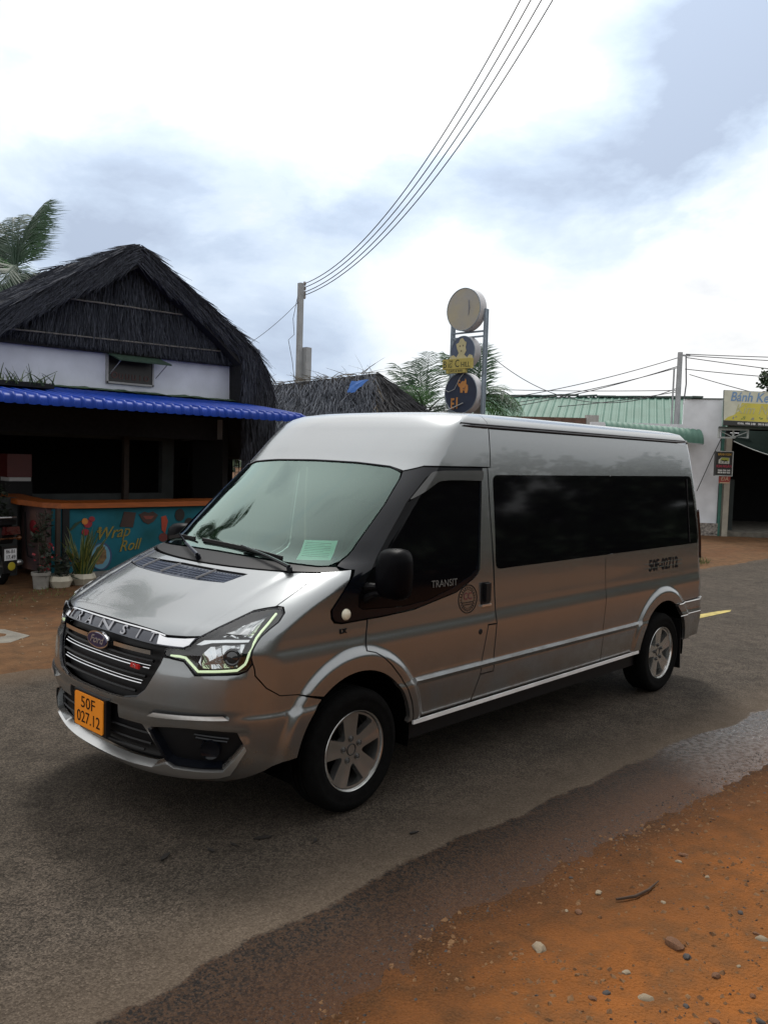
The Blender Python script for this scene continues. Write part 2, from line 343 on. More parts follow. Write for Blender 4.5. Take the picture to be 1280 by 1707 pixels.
STONES = [
    (-0.413, -2.458, 0.045, 0, 'largest pale flat stone on the orange dirt, lying at the left of the others'),
    (-0.44, -2.922, 0.034, 0, 'long pale stone low on the dirt, beneath the thin pale chip'),
    (0.169, -2.395, 0.024, 0, 'small rounded pale stone just left of the curved twig'),
    (-0.071, -2.374, 0.014, 0, 'tiny whitish pebble left of the patch of grey grit'),
    (-0.045, -2.419, 0.026, 1, 'flat rust brown stone sunk beside the patch of grey grit'),
    (-0.349, -2.801, 0.022, 0, 'thin pale upright chip above the long pale stone'),
    (-0.115, -3.049, 0.024, 1, 'brown lump between the black flat stone and the pale flakes'),
    (0.268, -3.078, 0.03, 0, 'wide pale flake at the very edge of the dirt under a tan chip'),
    (0.289, -3.052, 0.016, 1, 'tan chip resting just above the wide pale flake'),
    (0.412, -2.94, 0.02, 2, 'small black stone alone on bare orange dirt to the far side'),
    (-0.084, -2.921, 0.026, 2, 'dark angular stone below the worn sandy patch'),
    (-0.051, -2.856, 0.05, 1, 'broad sandy brown stone sunk flush in the dirt'),
    (0.718, -2.523, 0.02, 0, 'pale pebble in the small heap of brown clods'),
    (0.818, -2.507, 0.03, 1, 'rough brown clod topping the small heap past the twig'),
    (1.374, -2.426, 0.018, 1, 'reddish clod close to the wet glare of the road edge'),
    (0.225, -2.219, 0.014, 2, 'black lump near the damp road edge, left of the pebbles'),
    (0.637, -2.702, 0.016, 0, 'small tan pebble out beyond the twig end'),
    (-0.583, -2.791, 0.02, 1, 'brown pebble on the gravelly patch at the bottom'),
    (-0.125, -3.188, 0.018, 1, 'pinkish pebble low on the dirt beside the bottom dark chips'),
    (-0.361, -3.041, 0.018, 2, 'grey black chip right of the long pale stone'),
    (0.262, -2.661, 0.016, 0, 'tan pebble under the curve of the twig'),
    (-0.512, -2.808, 0.022, 2, 'dark chip left of the long pale stone'),
    (0.015, -3.083, 0.012, 0, 'tiny pale sliver above the brown lump'),
    (-0.369, -3.146, 0.026, 1, 'brown stone cut by the bottom edge of the picture'),
    (-0.249, -3.262, 0.022, 2, 'black stone in the bottom corner of the dirt')]
for k, (x, y, s, kind, lab) in enumerate(STONES):
    o = bpy.data.objects.new('stone', meshes[(k % 3, kind)]); COL.objects.link(o); o.location = (x, y, zs(x, y) + s * .04); s *= .85; o.scale = (s, s, s); o.rotation_euler = (random.uniform(-.15, .15), random.uniform(-.15, .15), random.uniform(0, 6.28))
    tag(o, lab, 'stone', 'loose stones on the orange dirt shoulder')
m = MB(); P = [(0.149, -2.494), (0.230, -2.543), (0.329, -2.557), (0.448, -2.550)]
m.tube([(a, b, zs(a, b) + .012) for a, b in P], [.005, .007, .006, .003], 6); tag(build('twig', m, mat('dark_twig', (.04, .022, .012), rough=.9), loc=(P[0][0], P[0][1], 0)), 'thin curved dark twig lying on the orange dirt', 'twig')
lm = mat('dead_leaf', (.012, .009, .007), rough=.8, var=.4, scale=30)
for k, (x, y, s) in enumerate(LEAFBITS):
    m = MB(); a = .5 + k * 1.1; ux = Vector((math.cos(a), math.sin(a), 0)); uy = Vector((-math.sin(a), math.cos(a), 0)); c = Vector((x, y, .005))
    m.prism([(-s, 0), (-s * .5, s * .28), (s * .3, s * .30), (s, .0), (s * .4, -s * .22), (-s * .5, -s * .25)], c, ux, uy, .006, n=(0, 0, 1))
    tag(build('dead_leaf', m, lm, loc=(x, y, 0)), ('dark dead leaf on the asphalt, the leftmost one below the bumper', 'small dark leaf scrap second from the left on the asphalt', 'longest dark leaf scrap on the asphalt left of the front wheel', 'little dark leaf scrap on the asphalt right under the front wheel', 'tiny dark leaf scrap between two longer ones on the asphalt', 'dark leaf scrap on the asphalt beyond the front wheel')[k], 'leaf', 'dead leaves lying on the road')
# gravel and grit nobody could count
def grit(name, n, mt, region, smin, smax, seed, zf, label):
    rnd = random.Random(seed); m = MB()
    for _ in range(n):
        x, y = region(rnd); s = smin * (smax / smin) ** (rnd.random() ** 2.2); z = zf(x, y); a = rnd.random() * 6.28
        c, d = math.cos(a) * s, math.sin(a) * s; q = rnd.uniform(.5, .9); h = s * rnd.uniform(.6, 1.1)
        m.add([(x + c, y + d, z), (x - d * q, y + c * q, z), (x - c, y - d, z), (x + d * q, y - c * q, z), (x + c * rnd.uniform(-.6, .6), y + d * rnd.uniform(-.6, .6), z + h * rnd.uniform(.45, .9))], [(0, 1, 4), (1, 2, 4), (2, 3, 4), (3, 0, 4)])
    return tag(build(name, m, mt), label, None, None, 'stuff')
def reg_sh(r):
    while 1:
        x = r.uniform(-2.6, 9) if r.random() < .4 else r.uniform(-2.2, 4.2); y = dirt_line(x) - r.random() ** 1.3 * 2.3 + .02
        if nz(x, y, 2.4, 31.) + r.random() * .8 > .15: return x, y
def reg_wet(r): x = r.uniform(-2.2, 6.5); return x, dirt_line(x) + .10 - abs(r.gauss(0, .16))
grit('gravel', 15000, mat('gravel_tan', (.095, .042, .015), rough=.95, var=.5, scale=30, col2=(.17, .09, .036)), reg_sh, .0025, .020, 3, lambda x, y: zs(x, y) - .001, 'scattered tan gravel on the dirt shoulder')
grit('grit', 6500, mat('grit_dark', (.022, .018, .016), rough=.7, var=.4, scale=30), lambda r: reg_wet(r) if r.random() < .7 else reg_sh(r), .002, .010, 5, lambda x, y: max(.0, zs(x, y)), 'dark asphalt grit along the damp road edge')
grit('gravel', 1600, mat('gravel_verge', (.16, .11, .065), rough=.95, var=.5, scale=20), lambda r: (r.uniform(-2, 12), r.uniform(3.2, 7)), .006, .03, 9, zv, 'small stones on the far dirt verge')
# grass tufts by the far kerb
def grass(name, pts, n, h, mt, label):
    rnd = random.Random(len(pts) * 7 + n); m = MB()
    for (x, y, r) in pts:
        for _ in range(n):
            a = rnd.random() * 6.28; d = r * rnd.random() ** .5; p = Vector((x + d * math.cos(a), y + d * math.sin(a), zv(x, y))); t = rnd.random() * 6.28; l = h * rnd.uniform(.4, 1); w = .006
            e = Vector((math.cos(t), math.sin(t), 0)); q = p + Vector((math.sin(t) * .3, -math.cos(t) * .3, .8)) * l * .6 + e * rnd.uniform(-.3, .3) * l; tip = q + Vector((rnd.uniform(-.4, .4), rnd.uniform(-.4, .4), .4)) * l * .6
            m.add([p - e * w, p + e * w, q + e * w * .7, q - e * w * .7, tip], [(0, 1, 2, 3), (3, 2, 4)])
    return tag(build(name, m, mt), label, None, None, 'stuff')
grassm = mat('dry_grass', (.05, .075, .015), rough=.8, var=.4, scale=12, col2=(.12, .11, .03))
grass('grass', [(12.2 + .35 * k, 2.95 + .08 * nz(k, 0, 1.3), .28) for k in range(5)] + [(13.6, 3.3, .3), (13.0, 3.5, .35)], 90, .22, grassm, 'low green grass at the far road edge behind the van')
grass('grass', [(1.0, 6.4, .5), (-.2, 5.9, .5), (1.9, 6.6, .35), (.3, 6.8, .4)], 60, .07, grassm, 'sparse short grass on the verge before the pots')

# ================================================================ passenger van: body surface (plan outlines stacked by height)
def lin(tab,v,i):
    # smooth-ish monotone (PCHIP-like) interpolation over knots tab[k][0]
    n=len(tab)
    if v<=tab[0][0]: return tab[0][i]
    if v>=tab[-1][0]: return tab[-1][i]
    lo=0; hi=n-1
    while hi-lo>1:
        m=(lo+hi)//2
        if tab[m][0]<=v: lo=m
        else: hi=m
    h=tab[hi][0]-tab[lo][0]; d=(tab[hi][i]-tab[lo][i])/h
    def slope(k):
        if k==0 or k==n-1: return None
        h0=tab[k][0]-tab[k-1][0]; h1=tab[k+1][0]-tab[k][0]
        a=(tab[k][i]-tab[k-1][i])/h0; b=(tab[k+1][i]-tab[k][i])/h1
        if a*b<=0: return 0.0
        w1=2*h1+h0; w2=h1+2*h0
        return (w1+w2)/(w1/a+w2/b)
    s0=slope(lo); s1=slope(hi)
    if s0 is None: s0=d
    if s1 is None: s1=d
    t=(v-tab[lo][0])/h
    return (tab[lo][i]*(1+2*t)*(1-t)**2+h*s0*t*(1-t)**2+tab[hi][i]*t*t*(3-2*t)+h*s1*t*t*(t-1))
#   v,   z,    xf,   a,   w,   xr
PROF=[(0.24,0.24,-0.86,0.55,0.9,4.49),
(0.3,0.3,-0.945,0.57,0.935,4.57),
(0.36,0.36,-1.005,0.57,0.952,4.6),
(0.45,0.45,-1.045,0.57,0.966,4.61),
(0.56,0.56,-1.055,0.56,0.976,4.62),
(0.64,0.64,-1.052,0.55,0.981,4.625),
(0.68,0.68,-1.047,0.54,0.972,4.625),
(0.8,0.8,-1.032,0.52,0.974,4.62),
(0.9,0.9,-1.012,0.5,0.975,4.615),
(0.94,0.94,-0.999,0.47,0.9715,4.612),
(0.98,0.98,-0.985,0.43,0.964,4.61),
(1.03,1.03,-0.955,0.42,0.9605,4.61),
(1.065,1.065,-0.912,0.4,0.958,4.61),
(1.1,1.1,-0.845,0.385,0.956,4.61),
(1.17,1.17,-0.712,0.38,0.953,4.6),
(1.24,1.24,-0.57,0.4,0.95,4.6),
(1.3,1.3,-0.445,0.44,0.947,4.595),
(1.36,1.36,-0.305,0.47,0.943,4.59),
(1.4,1.4,-0.218,0.47,0.94,4.585),
(1.5,1.5,-0.081,0.42,0.932,4.575),
(1.7,1.7,0.192,0.32,0.916,4.54),
(1.94,1.94,0.52,0.22,0.893,4.49),
(2.05,2.05,0.645,0.19,0.88,4.465),
(2.15,2.15,0.76,0.17,0.866,4.44),
(2.2,2.2,0.818,0.17,0.857,4.425),
(2.24,2.235,0.868,0.18,0.838,4.41),
(2.28,2.265,0.925,0.2,0.8,4.38),
(2.34,2.285,1.02,0.26,0.72,4.3),
(2.45,2.3,1.3,0.4,0.56,4.05),
(2.6,2.308,1.8,0.5,0.34,3.65),
(2.75,2.312,2.3,0.3,0.1,3.05)]
PP = 2.6; QQ = 2.0; KS = 4.0; KF = 1.25; AR = .14
VT = np.arange(.24, 2.7501, .001)
PT = np.array([[lin(PROF, v, i) for i in range(1, 6)] for v in VT])
def surf(U, v):
    U = np.asarray(U, float); v = np.asarray(v, float); vc = np.clip(v, .24, 2.75)
    z, xf, a, w, xr = (np.interp(vc, VT, PT[:, i]) for i in range(5))
    sg = np.where(U >= 0, 1., -1.); s = np.abs(U)
    t = np.clip(s / KF, 0, 1) * math.pi / 2
    y = w * np.sin(t) ** (2 / PP); x = xf + a * (1 - np.clip(np.cos(t), 0, None) ** (2 / QQ))
    m2 = s > KF
    x = np.where(m2, xf + a + (s - KF) / KS * (xr - AR - xf - a), x); y = np.where(m2, w, y)
    m3 = s > KF + KS
    t3 = np.clip((s - KF - KS) / .3, 0, 1) * math.pi / 2
    ar = np.minimum(AR, w)
    x3 = xr - AR + AR * np.sin(t3); y3 = (w - ar) + ar * np.cos(t3)
    y3 = np.where(s > KF + KS + .3, (w - ar) * np.clip(1 - (s - KF - KS - .3) / .8, 0, 1), y3)
    x = np.where(m3, x3, x); y = np.where(m3, y3, y)
    for cx, k in ((0., .026), (3.75, .022)):
        r = np.hypot(x - cx, z - .36); tt = np.clip((.575 - r) / .06, 0, 1)
        y = y + np.where((z < .95) & (s > .9) & (s < 5.3), k * tt * tt * (3 - 2 * tt), 0)
    return np.stack([x, -sg * y, z], -1)
def snorm(U, v):
    U = np.asarray(U, float); v = np.asarray(v, float); e = 2e-3
    a = surf(U + e, v) - surf(U - e, v); b = surf(U, np.minimum(v + e, 2.75)) - surf(U, v - e)
    n = np.cross(a, b); l = np.linalg.norm(n, axis=-1, keepdims=True); return n / np.where(l < 1e-12, 1, l)
def uvs(x, z):
    zz, xf, a, w, xr = (np.interp(z, VT, PT[:, i]) for i in range(5))
    if x >= xf + a: return (KF + KS * (x - xf - a) / (xr - AR - xf - a), z)
    c = min(1, max(0, 1 - (x - xf) / a)) ** (QQ / 2)
    return (math.acos(c) / (math.pi / 2) * KF, z)
def S(*pts): return [('s', a, b) for a, b in pts]
def arc(cx, cz, r, a0, a1, n=14): return [('s', cx + r * math.cos(R(a0 + (a1 - a0) * i / n)), cz + r * math.sin(R(a0 + (a1 - a0) * i / n))) for i in range(n + 1)]
def conv(poly, step=.03):
    out = []; k = len(poly)
    for i in range(k):
        p, q = poly[i], poly[(i + 1) % k]
        if p[0] == 's' and q[0] == 's':
            n = max(1, int(math.hypot(q[1] - p[1], q[2] - p[2]) / step))
            out += [uvs(p[1] + (q[1] - p[1]) * j / n, p[2] + (q[2] - p[2]) * j / n) for j in range(n)]
        else:
            a = uvs(*p[1:]) if p[0] == 's' else p; b = uvs(*q[1:]) if q[0] == 's' else q
            n = max(1, int(math.hypot(b[0] - a[0], b[1] - a[1]) / step))
            out += [(a[0] + (b[0] - a[0]) * j / n, a[1] + (b[1] - a[1]) * j / n) for j in range(n)]
    return out
def openpath(poly, step=.03):
    c = conv(list(poly) + [poly[-1]], step); out = []
    for q in c:
        out.append(q)
        if abs(q[0] - poly[-1][0]) < 1e-9 and abs(q[1] - poly[-1][1]) < 1e-9: break
    return out
def rounded(poly, r, n=5):
    out = []; k = len(poly)
    for i in range(k):
        p = poly[i]; st = p[0] == 's'; P = Vector(p[-2:]); A = Vector(poly[i - 1][-2:]); B = Vector(poly[(i + 1) % k][-2:])
        d = min(r, (A - P).length * .45, (B - P).length * .45); a = P + (A - P).normalized() * d; b = P + (B - P).normalized() * d
        for j in range(n + 1):
            t = j / n; q = a * (1 - t) ** 2 + P * 2 * t * (1 - t) + b * t * t
            out.append(('s', q.x, q.y) if st else (q.x, q.y))
    return out
def area(p): return sum(p[i][0] * p[(i + 1) % len(p)][1] - p[(i + 1) % len(p)][0] * p[i][1] for i in range(len(p))) / 2
def inset(p, d):
    p = p if area(p) > 0 else p[::-1]
    if d == 0: return p
    out = []; k = len(p)
    for i in range(k):
        a, b, c = Vector(p[i - 1]), Vector(p[i]), Vector(p[(i + 1) % k])
        e1 = (b - a).normalized(); e2 = (c - b).normalized(); n1 = Vector((-e1.y, e1.x)); n2 = Vector((-e2.y, e2.x))
        m = n1 + n2
        if m.length < .2: m = n1
        m.normalize(); out.append(tuple(b + m * d / max(.5, m.dot(n1))))
    return out
def pip(poly, pts):
    pts = np.asarray(pts); x, y = pts[:, 0], pts[:, 1]; c = np.zeros(len(pts), bool); p = np.asarray(poly); q = np.roll(p, -1, 0)
    for (x0, y0), (x1, y1) in zip(p, q):
        if y0 == y1: continue
        m = ((y0 > y) != (y1 > y)) & (x < (x1 - x0) * (y - y0) / (y1 - y0) + x0); c ^= m
    return c
def panel(name, poly, material, parent, holes=(), grid=.04, off=0., depth=.016, gap=.0025, mirror=False, sym=False, warp=None, label=None, arches=False):
    if sym: poly = poly + [(-a, b) for a, b in [(uvs(*q[1:]) if q[0] == 's' else q) for q in poly[::-1]] if abs(a) > 1e-6]
    P = inset(conv(poly), gap); H = [inset(conv(h), -gap) for h in holes]
    vs = list(P); edges = [(i, (i + 1) % len(P)) for i in range(len(P))]; loops = [(0, len(P), 1)]
    for h in H:
        o = len(vs); vs += h; edges += [(o + i, o + (i + 1) % len(h)) for i in range(len(h))]; loops.append((o, len(h), -1))
    A = np.array(P); x0, y0 = A.min(0); x1, y1 = A.max(0)
    g = np.array([(x, y) for j, y in enumerate(np.arange(y0 + grid * .5, y1, grid * .8)) for x in np.arange(x0 + grid * (.5 if j % 2 else .0), x1, grid)])
    if arches:
        fg = np.array([uvs(cx + r * math.cos(R(a)), .36 + r * math.sin(R(a))) for cx in (0, 3.75) for r in np.arange(.448, .60, .012) for a in np.arange(-10, 190, 2.2)])
        if len(g):
            px, pz = surf(g[:, 0], g[:, 1])[:, 0], surf(g[:, 0], g[:, 1])[:, 2]
            g = g[(np.hypot(px, pz - .36) > .59) & (np.hypot(px - 3.75, pz - .36) > .59)]
        g = np.concatenate([g, fg])
    if len(g):
        m = pip(inset(P, min(grid * .35, .006 if arches else 9)), g)
        for h in H: m &= ~pip(inset(h, -min(grid * .35, .006 if arches else 9)), g)
        vs += [tuple(q) for q in g[m]]
    r = delaunay_2d_cdt([Vector(q) for q in vs], edges, [], 1, 1e-7)
    V2 = np.array([tuple(q) for q in r[0]]); T = np.array([f for f in r[2]])
    cen = V2[T].mean(1); k = pip(P, cen)
    for h in H: k &= ~pip(h, cen)
    T = T[k]
    a = V2[T]; ar = (a[:, 1, 0] - a[:, 0, 0]) * (a[:, 2, 1] - a[:, 0, 1]) - (a[:, 2, 0] - a[:, 0, 0]) * (a[:, 1, 1] - a[:, 0, 1])
    T = np.where((ar < 0)[:, None], T[:, ::-1], T)
    used = np.unique(T); re = -np.ones(len(V2), int); re[used] = range(len(used)); V2 = V2[used]; T = re[T]
    nn = snorm(V2[:, 0], V2[:, 1]); o_ = off if warp is None else off + warp(V2[:, 0], V2[:, 1]); o_ = np.broadcast_to(o_, (len(V2),))
    if warp is not None:
        e = 3e-3
        def q3(u, v): return surf(u, v) + snorm(u, v) * (warp(u, v))[:, None]
        nx = np.cross(q3(V2[:, 0] + e, V2[:, 1]) - q3(V2[:, 0] - e, V2[:, 1]), q3(V2[:, 0], V2[:, 1] + e) - q3(V2[:, 0], V2[:, 1] - e))
        nx /= np.linalg.norm(nx, axis=1, keepdims=True)
    else: nx = nn
    P3 = surf(V2[:, 0], V2[:, 1]) + nn * o_[:, None]
    verts = [tuple(q) for q in P3]; faces = [tuple(int(i) for i in t) for t in T]; ln = [tuple(nx[i]) for t in faces for i in t]
    if depth:
        for lp in [P] + H:
            L2 = np.array(lp); ln_ = snorm(L2[:, 0], L2[:, 1]); wo_ = off if warp is None else off + warp(L2[:, 0], L2[:, 1])
            top = surf(L2[:, 0], L2[:, 1]) + ln_ * np.broadcast_to(wo_, (len(L2),))[:, None]; bot = top - ln_ * depth
            b = len(verts); n = len(L2); verts += [tuple(q) for q in top] + [tuple(q) for q in bot]
            for i in range(n):
                j = (i + 1) % n; f = (b + i, b + n + i, b + n + j, b + j) if lp is P else (b + j, b + n + j, b + n + i, b + i)
                q0, q1, q2 = (Vector(verts[f[t]]) for t in (0, 1, 2)); fn = (q1 - q0).cross(q2 - q0)
                fn = tuple(fn.normalized()) if fn.length > 1e-12 else (0, 0, 1)
                faces.append(f); ln += [fn] * 4
    objs = []
    for mr in ((False, True) if mirror else (False,)):
        me = bpy.data.meshes.new(name); of = rootloc(parent)
        sy = -1 if mr else 1
        me.from_pydata([(p[0] - of.x, p[1] * sy - of.y, p[2] - of.z) for p in verts], [], [f[::-1] for f in faces] if mr else faces)
        if mr:
            l2 = []; c = 0
            for f in faces: l2 += [(q[0], -q[1], q[2]) for q in ln[c:c + len(f)][::-1]]; c += len(f)
        else: l2 = ln
        me.shade_smooth(); me.normals_split_custom_set(l2)
        o = link_mesh(name, me, material, parent); objs.append(o)
        if label and not mr: o['label'] = label
    return objs
def sp(U, v, off=0.):
    p = surf(U, v) + snorm(U, v) * off; return Vector(tuple(p))
def sps(x, z, off=0.): return sp(*uvs(x, z), off)
def surf_text(mb, s, U, v, size, off=.001, slope=0., **kw):
    vs, fs = text2d(s, size, **kw); a = np.array(vs)
    u_ = U + a[:, 0]; v_ = v + a[:, 1] + slope * a[:, 0]
    p = surf(u_, v_) + snorm(u_, v_) * (off + a[:, 2])[:, None]
    return mb.add([tuple(q) for q in p], fs)
def surf_text_s(mb, s, x, z, size, off=.001, slope=0., **kw):
    vs, fs = text2d(s, size, **kw); o = len(mb.v)
    for a, b, c in vs:
        q = uvs(x + a, z + b + slope * a); mb.v.append(tuple(sp(q[0], q[1], off + c)))
    mb.f += [tuple(i + o for i in f) for f in fs]; return mb
def both(fn):
    """build on the near side, then the mirrored piece"""
    for sy in (1, -1): fn(sy)
def mir(mb):
    m = MB(); m.v = [(a, -b, c) for a, b, c in mb.v]; m.f = [f[::-1] for f in mb.f]; return m

paint = mat('silver_paint', (.268, .282, .288), rough=.25, metal=.85, var=.02, scale=900, coat=.6)
# road dust on the lower body
pt_ = paint.node_tree; pb_ = pt_.nodes['Principled BSDF']; ptc = nd(pt_, 'ShaderNodeTexCoord'); psx = nd(pt_, 'ShaderNodeSeparateXYZ'); pt_.links.new(ptc.outputs['Object'], psx.inputs[0])
pn1 = nd(pt_, 'ShaderNodeTexNoise'); pt_.links.new(ptc.outputs['Object'], pn1.inputs['Vector']); pn1.inputs['Scale'].default_value = 5; pn1.inputs['Detail'].default_value = 8; pn1.inputs['Roughness'].default_value = .7
pmr = nd(pt_, 'ShaderNodeMapRange'); pt_.links.new(psx.outputs[2], pmr.inputs[0]); pmr.inputs[1].default_value = .95; pmr.inputs[2].default_value = .35; pmr.inputs[3].default_value = 0; pmr.inputs[4].default_value = .75
pm = nd(pt_, 'ShaderNodeMath', operation='MULTIPLY'); pt_.links.new(pmr.outputs[0], pm.inputs[0])
pm2 = nd(pt_, 'ShaderNodeMapRange'); pt_.links.new(pn1.outputs[0], pm2.inputs[0]); pm2.inputs[1].default_value = .38; pm2.inputs[2].default_value = .72; pt_.links.new(pm2.outputs[0], pm.inputs[1])
dmx = nd(pt_, 'ShaderNodeMixShader'); dbs = nd(pt_, 'ShaderNodeBsdfDiffuse'); dbs.inputs[0].default_value = (.12, .075, .045, 1)
pt_.links.new(pm.outputs[0], dmx.inputs[0]); pt_.links.new(pb_.outputs[0], dmx.inputs[1]); pt_.links.new(dbs.outputs[0], dmx.inputs[2]); pt_.links.new(dmx.outputs[0], pt_.nodes['Material Output'].inputs[0])
black = mat('gloss_black_trim', (.004, .005, .008), rough=.14, var=.05, spec=.35)
plastic = mat('black_plastic', (.004, .004, .005), rough=.5, var=.2, scale=40, spec=.3)
liner_m = mat('dark_cavity', (.003, .003, .003), rough=1., spec=0.)
chrome = mat('chrome', (.82, .83, .85), rough=.09, metal=1., var=.02)
satin = mat('satin_silver', (.62, .62, .61), rough=.28, metal=.85, var=.03)
rubber = mat('tyre_rubber', (.0035, .0035, .0035), rough=.9, var=.3, scale=30, spec=.1)
alloy = mat('alloy', (.58, .58, .57), rough=.22, metal=.95, var=.06, scale=14)
mark_black = mat('black_print', (.006, .006, .007), rough=.8, spec=.1)
privacy = mat('privacy_glass', (.003, .003, .004), rough=.06, var=.0, spec=.12)
def glassmat(name, tint, refl, rtint, base=.04):
    m = bpy.data.materials.new(name); m.use_nodes = True; t = m.node_tree
    for n in list(t.nodes): t.nodes.remove(n)
    o = nd(t, 'ShaderNodeOutputMaterial'); mixs = nd(t, 'ShaderNodeMixShader'); tr = nd(t, 'ShaderNodeBsdfTransparent'); gl_ = nd(t, 'ShaderNodeBsdfGlossy')
    tr.inputs[0].default_value = (*tint, 1); gl_.inputs[0].default_value = (*rtint, 1); gl_.inputs['Roughness'].default_value = .015
    lw = nd(t, 'ShaderNodeLayerWeight'); lw.inputs[0].default_value = .35
    mr_ = nd(t, 'ShaderNodeMapRange'); t.links.new(lw.outputs['Fresnel'], mr_.inputs[0]); mr_.inputs[1].default_value = 0; mr_.inputs[2].default_value = 1
    mr_.inputs[3].default_value = base; mr_.inputs[4].default_value = refl
    t.links.new(mr_.outputs[0], mixs.inputs[0]); t.links.new(tr.outputs[0], mixs.inputs[1]); t.links.new(gl_.outputs[0], mixs.inputs[2]); t.links.new(mixs.outputs[0], o.inputs[0])
    return m
windglass = glassmat('windscreen_glass', (.50, .78, .64), 1.6, (.74, .95, .87), .03)
lampglass = glassmat('lamp_glass', (.93, .95, .95), .8, (1, 1, 1), .03)

def build_van():
    v = empty('passenger_van', (0, 0, 0), 'large silver passenger van with black tinted windows driving along the asphalt road', 'van')
    # ---- hood
    hf = [(0, 1.050), (.13, 1.049), (.288, 1.043), (.352, 1.034), (.477, 1.041), (.563, 1.049), (.606, 1.088), (.703, 1.166), (.760, 1.178), (.828, 1.187)]
    hood = panel('hood', hf + [(.825, 1.264), (.789, 1.335), (.6, 1.333), (.417, 1.331), (.2, 1.328), (0, 1.325)], paint, v, sym=True,
          holes=[[(-.575, 1.262), (-.605, 1.286), (-.3, 1.299), (-.038, 1.307), (.338, 1.304), (.281, 1.264), (.12, 1.257), (-.01, 1.254), (-.3, 1.256)]],
          gap=.004, warp=lambda U, q: -.006 * np.exp(-((np.abs(U) - .50 - (q - 1.05) * .3) / .035) ** 2) * (q > 1.06) )[0]
    vent = panel('hood_vent', [(-.570, 1.263), (-.598, 1.285), (-.3, 1.298), (-.038, 1.306), (.330, 1.303), (.278, 1.265), (.12, 1.258), (-.01, 1.255), (-.3, 1.257)], mat('vent_mesh', (.05, .06, .085), rough=.5), v, off=-.008, depth=0, gap=0)[0]
    for i in range(1, 5):
        t = -.60 + .925 * i / 5 - .01
        m = MB(); m.beam(sp(t - .03, 1.258, .003), sp(t + .01, 1.304, .003), .007, .010); build('vent_rib', m, mat('vent_rib_grey', (.25, .25, .26), rough=.5), vent)
    m = MB()
    for i in range(46):
        t = -.575 + .87 * i / 45; m.beam(sp(t, 1.262, -.004), sp(t + .03, 1.300, -.004), .0035, .006)
    for i in range(4): 
        q = 1.265 + i * .0095; m.tube([sp(-.56 + .85 * k / 12, q, -.002) for k in range(13)], .0018, 4)
    tag(build('vent_grating', m, mat('grating_blue_grey', (.10, .12, .17), rough=.4), vent), kind='stuff')
    # ---- cowl, windscreen
    wsb = [(0, 1.383), (.20, 1.380), (.477, 1.370), (.70, 1.363), (.767, 1.366)]
    panel('cowl', [(0, 1.328), (.2, 1.331), (.417, 1.334), (.6, 1.336), (.79, 1.338), (.93, 1.344)] + [(.835, 1.366)] + wsb[::-1], plastic, v, sym=True, off=-.004, depth=.05)
    wse = [(.800, 1.391), (.818, 1.45), (.820, 1.52), (.816, 1.70), (.765, 1.85), (.735, 1.886), (.66, 1.905), (.588, 1.915), (.277, 1.932), (.10, 1.938), (0, 1.939)]
    ws = panel('windscreen', wsb + wse, windglass, v, sym=True, depth=.006)[0]
    frit_in = [(0, 1.405), (.20, 1.402), (.477, 1.392), (.68, 1.388), (.735, 1.400), (.765, 1.45), (.772, 1.52), (.766, 1.70), (.722, 1.835), (.69, 1.868), (.60, 1.885), (.277, 1.905), (.10, 1.912)]
    full = wsb + wse + [(-a, b) for a, b in (wsb + wse)[::-1] if a > 1e-6]
    panel('windscreen_border', full, black, ws, holes=[frit_in[1:] + [(-a, b) for a, b in frit_in[:0:-1]]], off=-.0075, depth=0, gap=.002)
    m = MB()
    m.tube([sp(a, b, .004) for a, b in openpath([(-.735, 1.888), (-.588, 1.917), (-.277, 1.935), (0, 1.941), (.277, 1.935), (.588, 1.917), (.735, 1.888)], .05)], .005, 5); build('windscreen_seal', m, black, ws)
    # paper behind the glass
    sh = panel('permit_sheet', [(.406, 1.496), (.646, 1.503), (.706, 1.402), (.470, 1.396)], mat('pale_paper', (.80, .92, .88), rough=.7), v, off=-.016, depth=.001, gap=0)[0]
    m = MB()
    for i in range(9):
        q = 1.484 - i * .0085; u0 = .43 + i * .006; m.tube([sp(u0 + (.19 if i % 4 != 1 else .14) * k / 5, q + .0, -.0148) for k in range(6)], .0016, 4)
    build('print_lines', m, mat('grey_print', (.25, .33, .33)), sh)
    # wipers
    for bl, arm in ((((-.62, 1.382), (-.43, 1.408), (-.20, 1.412)), ((-.427, 1.410), (-.2, 1.378), (-.013, 1.338))), (((-.13, 1.414), (.15, 1.402), (.42, 1.378)), ((.10, 1.408), (.34, 1.372), (.56, 1.336)))):
        m = MB(); m.tube([sp(*q, .026) for q in arm], [.006, .008, .012], 6); m.tube([sp(*arm[-1], .026), sp(*arm[-1], -.02)], .016, 8)
        w_ = build('wiper', m, black, v)
        m = MB()
        for i in range(2): m.beam(sp(*bl[i], .014), sp(*bl[i + 1], .014), .010, .022)
        build('wiper_blade', m, plastic, w_)
    # ---- black pillar and door glass, both sides
    pil = [(.837, 1.364), (.816, 1.385), (.826, 1.45), (.828, 1.52), (.824, 1.70), (.773, 1.853), (.742, 1.892), (.95, 1.924)] + S((.80, 1.925), (1.168, 1.925), (1.158, 1.90), (1.105, 1.275), (1.085, 1.245), (1.04, 1.218), (.87, 1.150), (.473, 1.086), (.216, 1.076), (.086, 1.075), (-.112, 1.072), (-.165, 1.085), (-.185, 1.11), (-.188, 1.148), (-.092, 1.247), (.008, 1.347)) + [(.93, 1.352)]
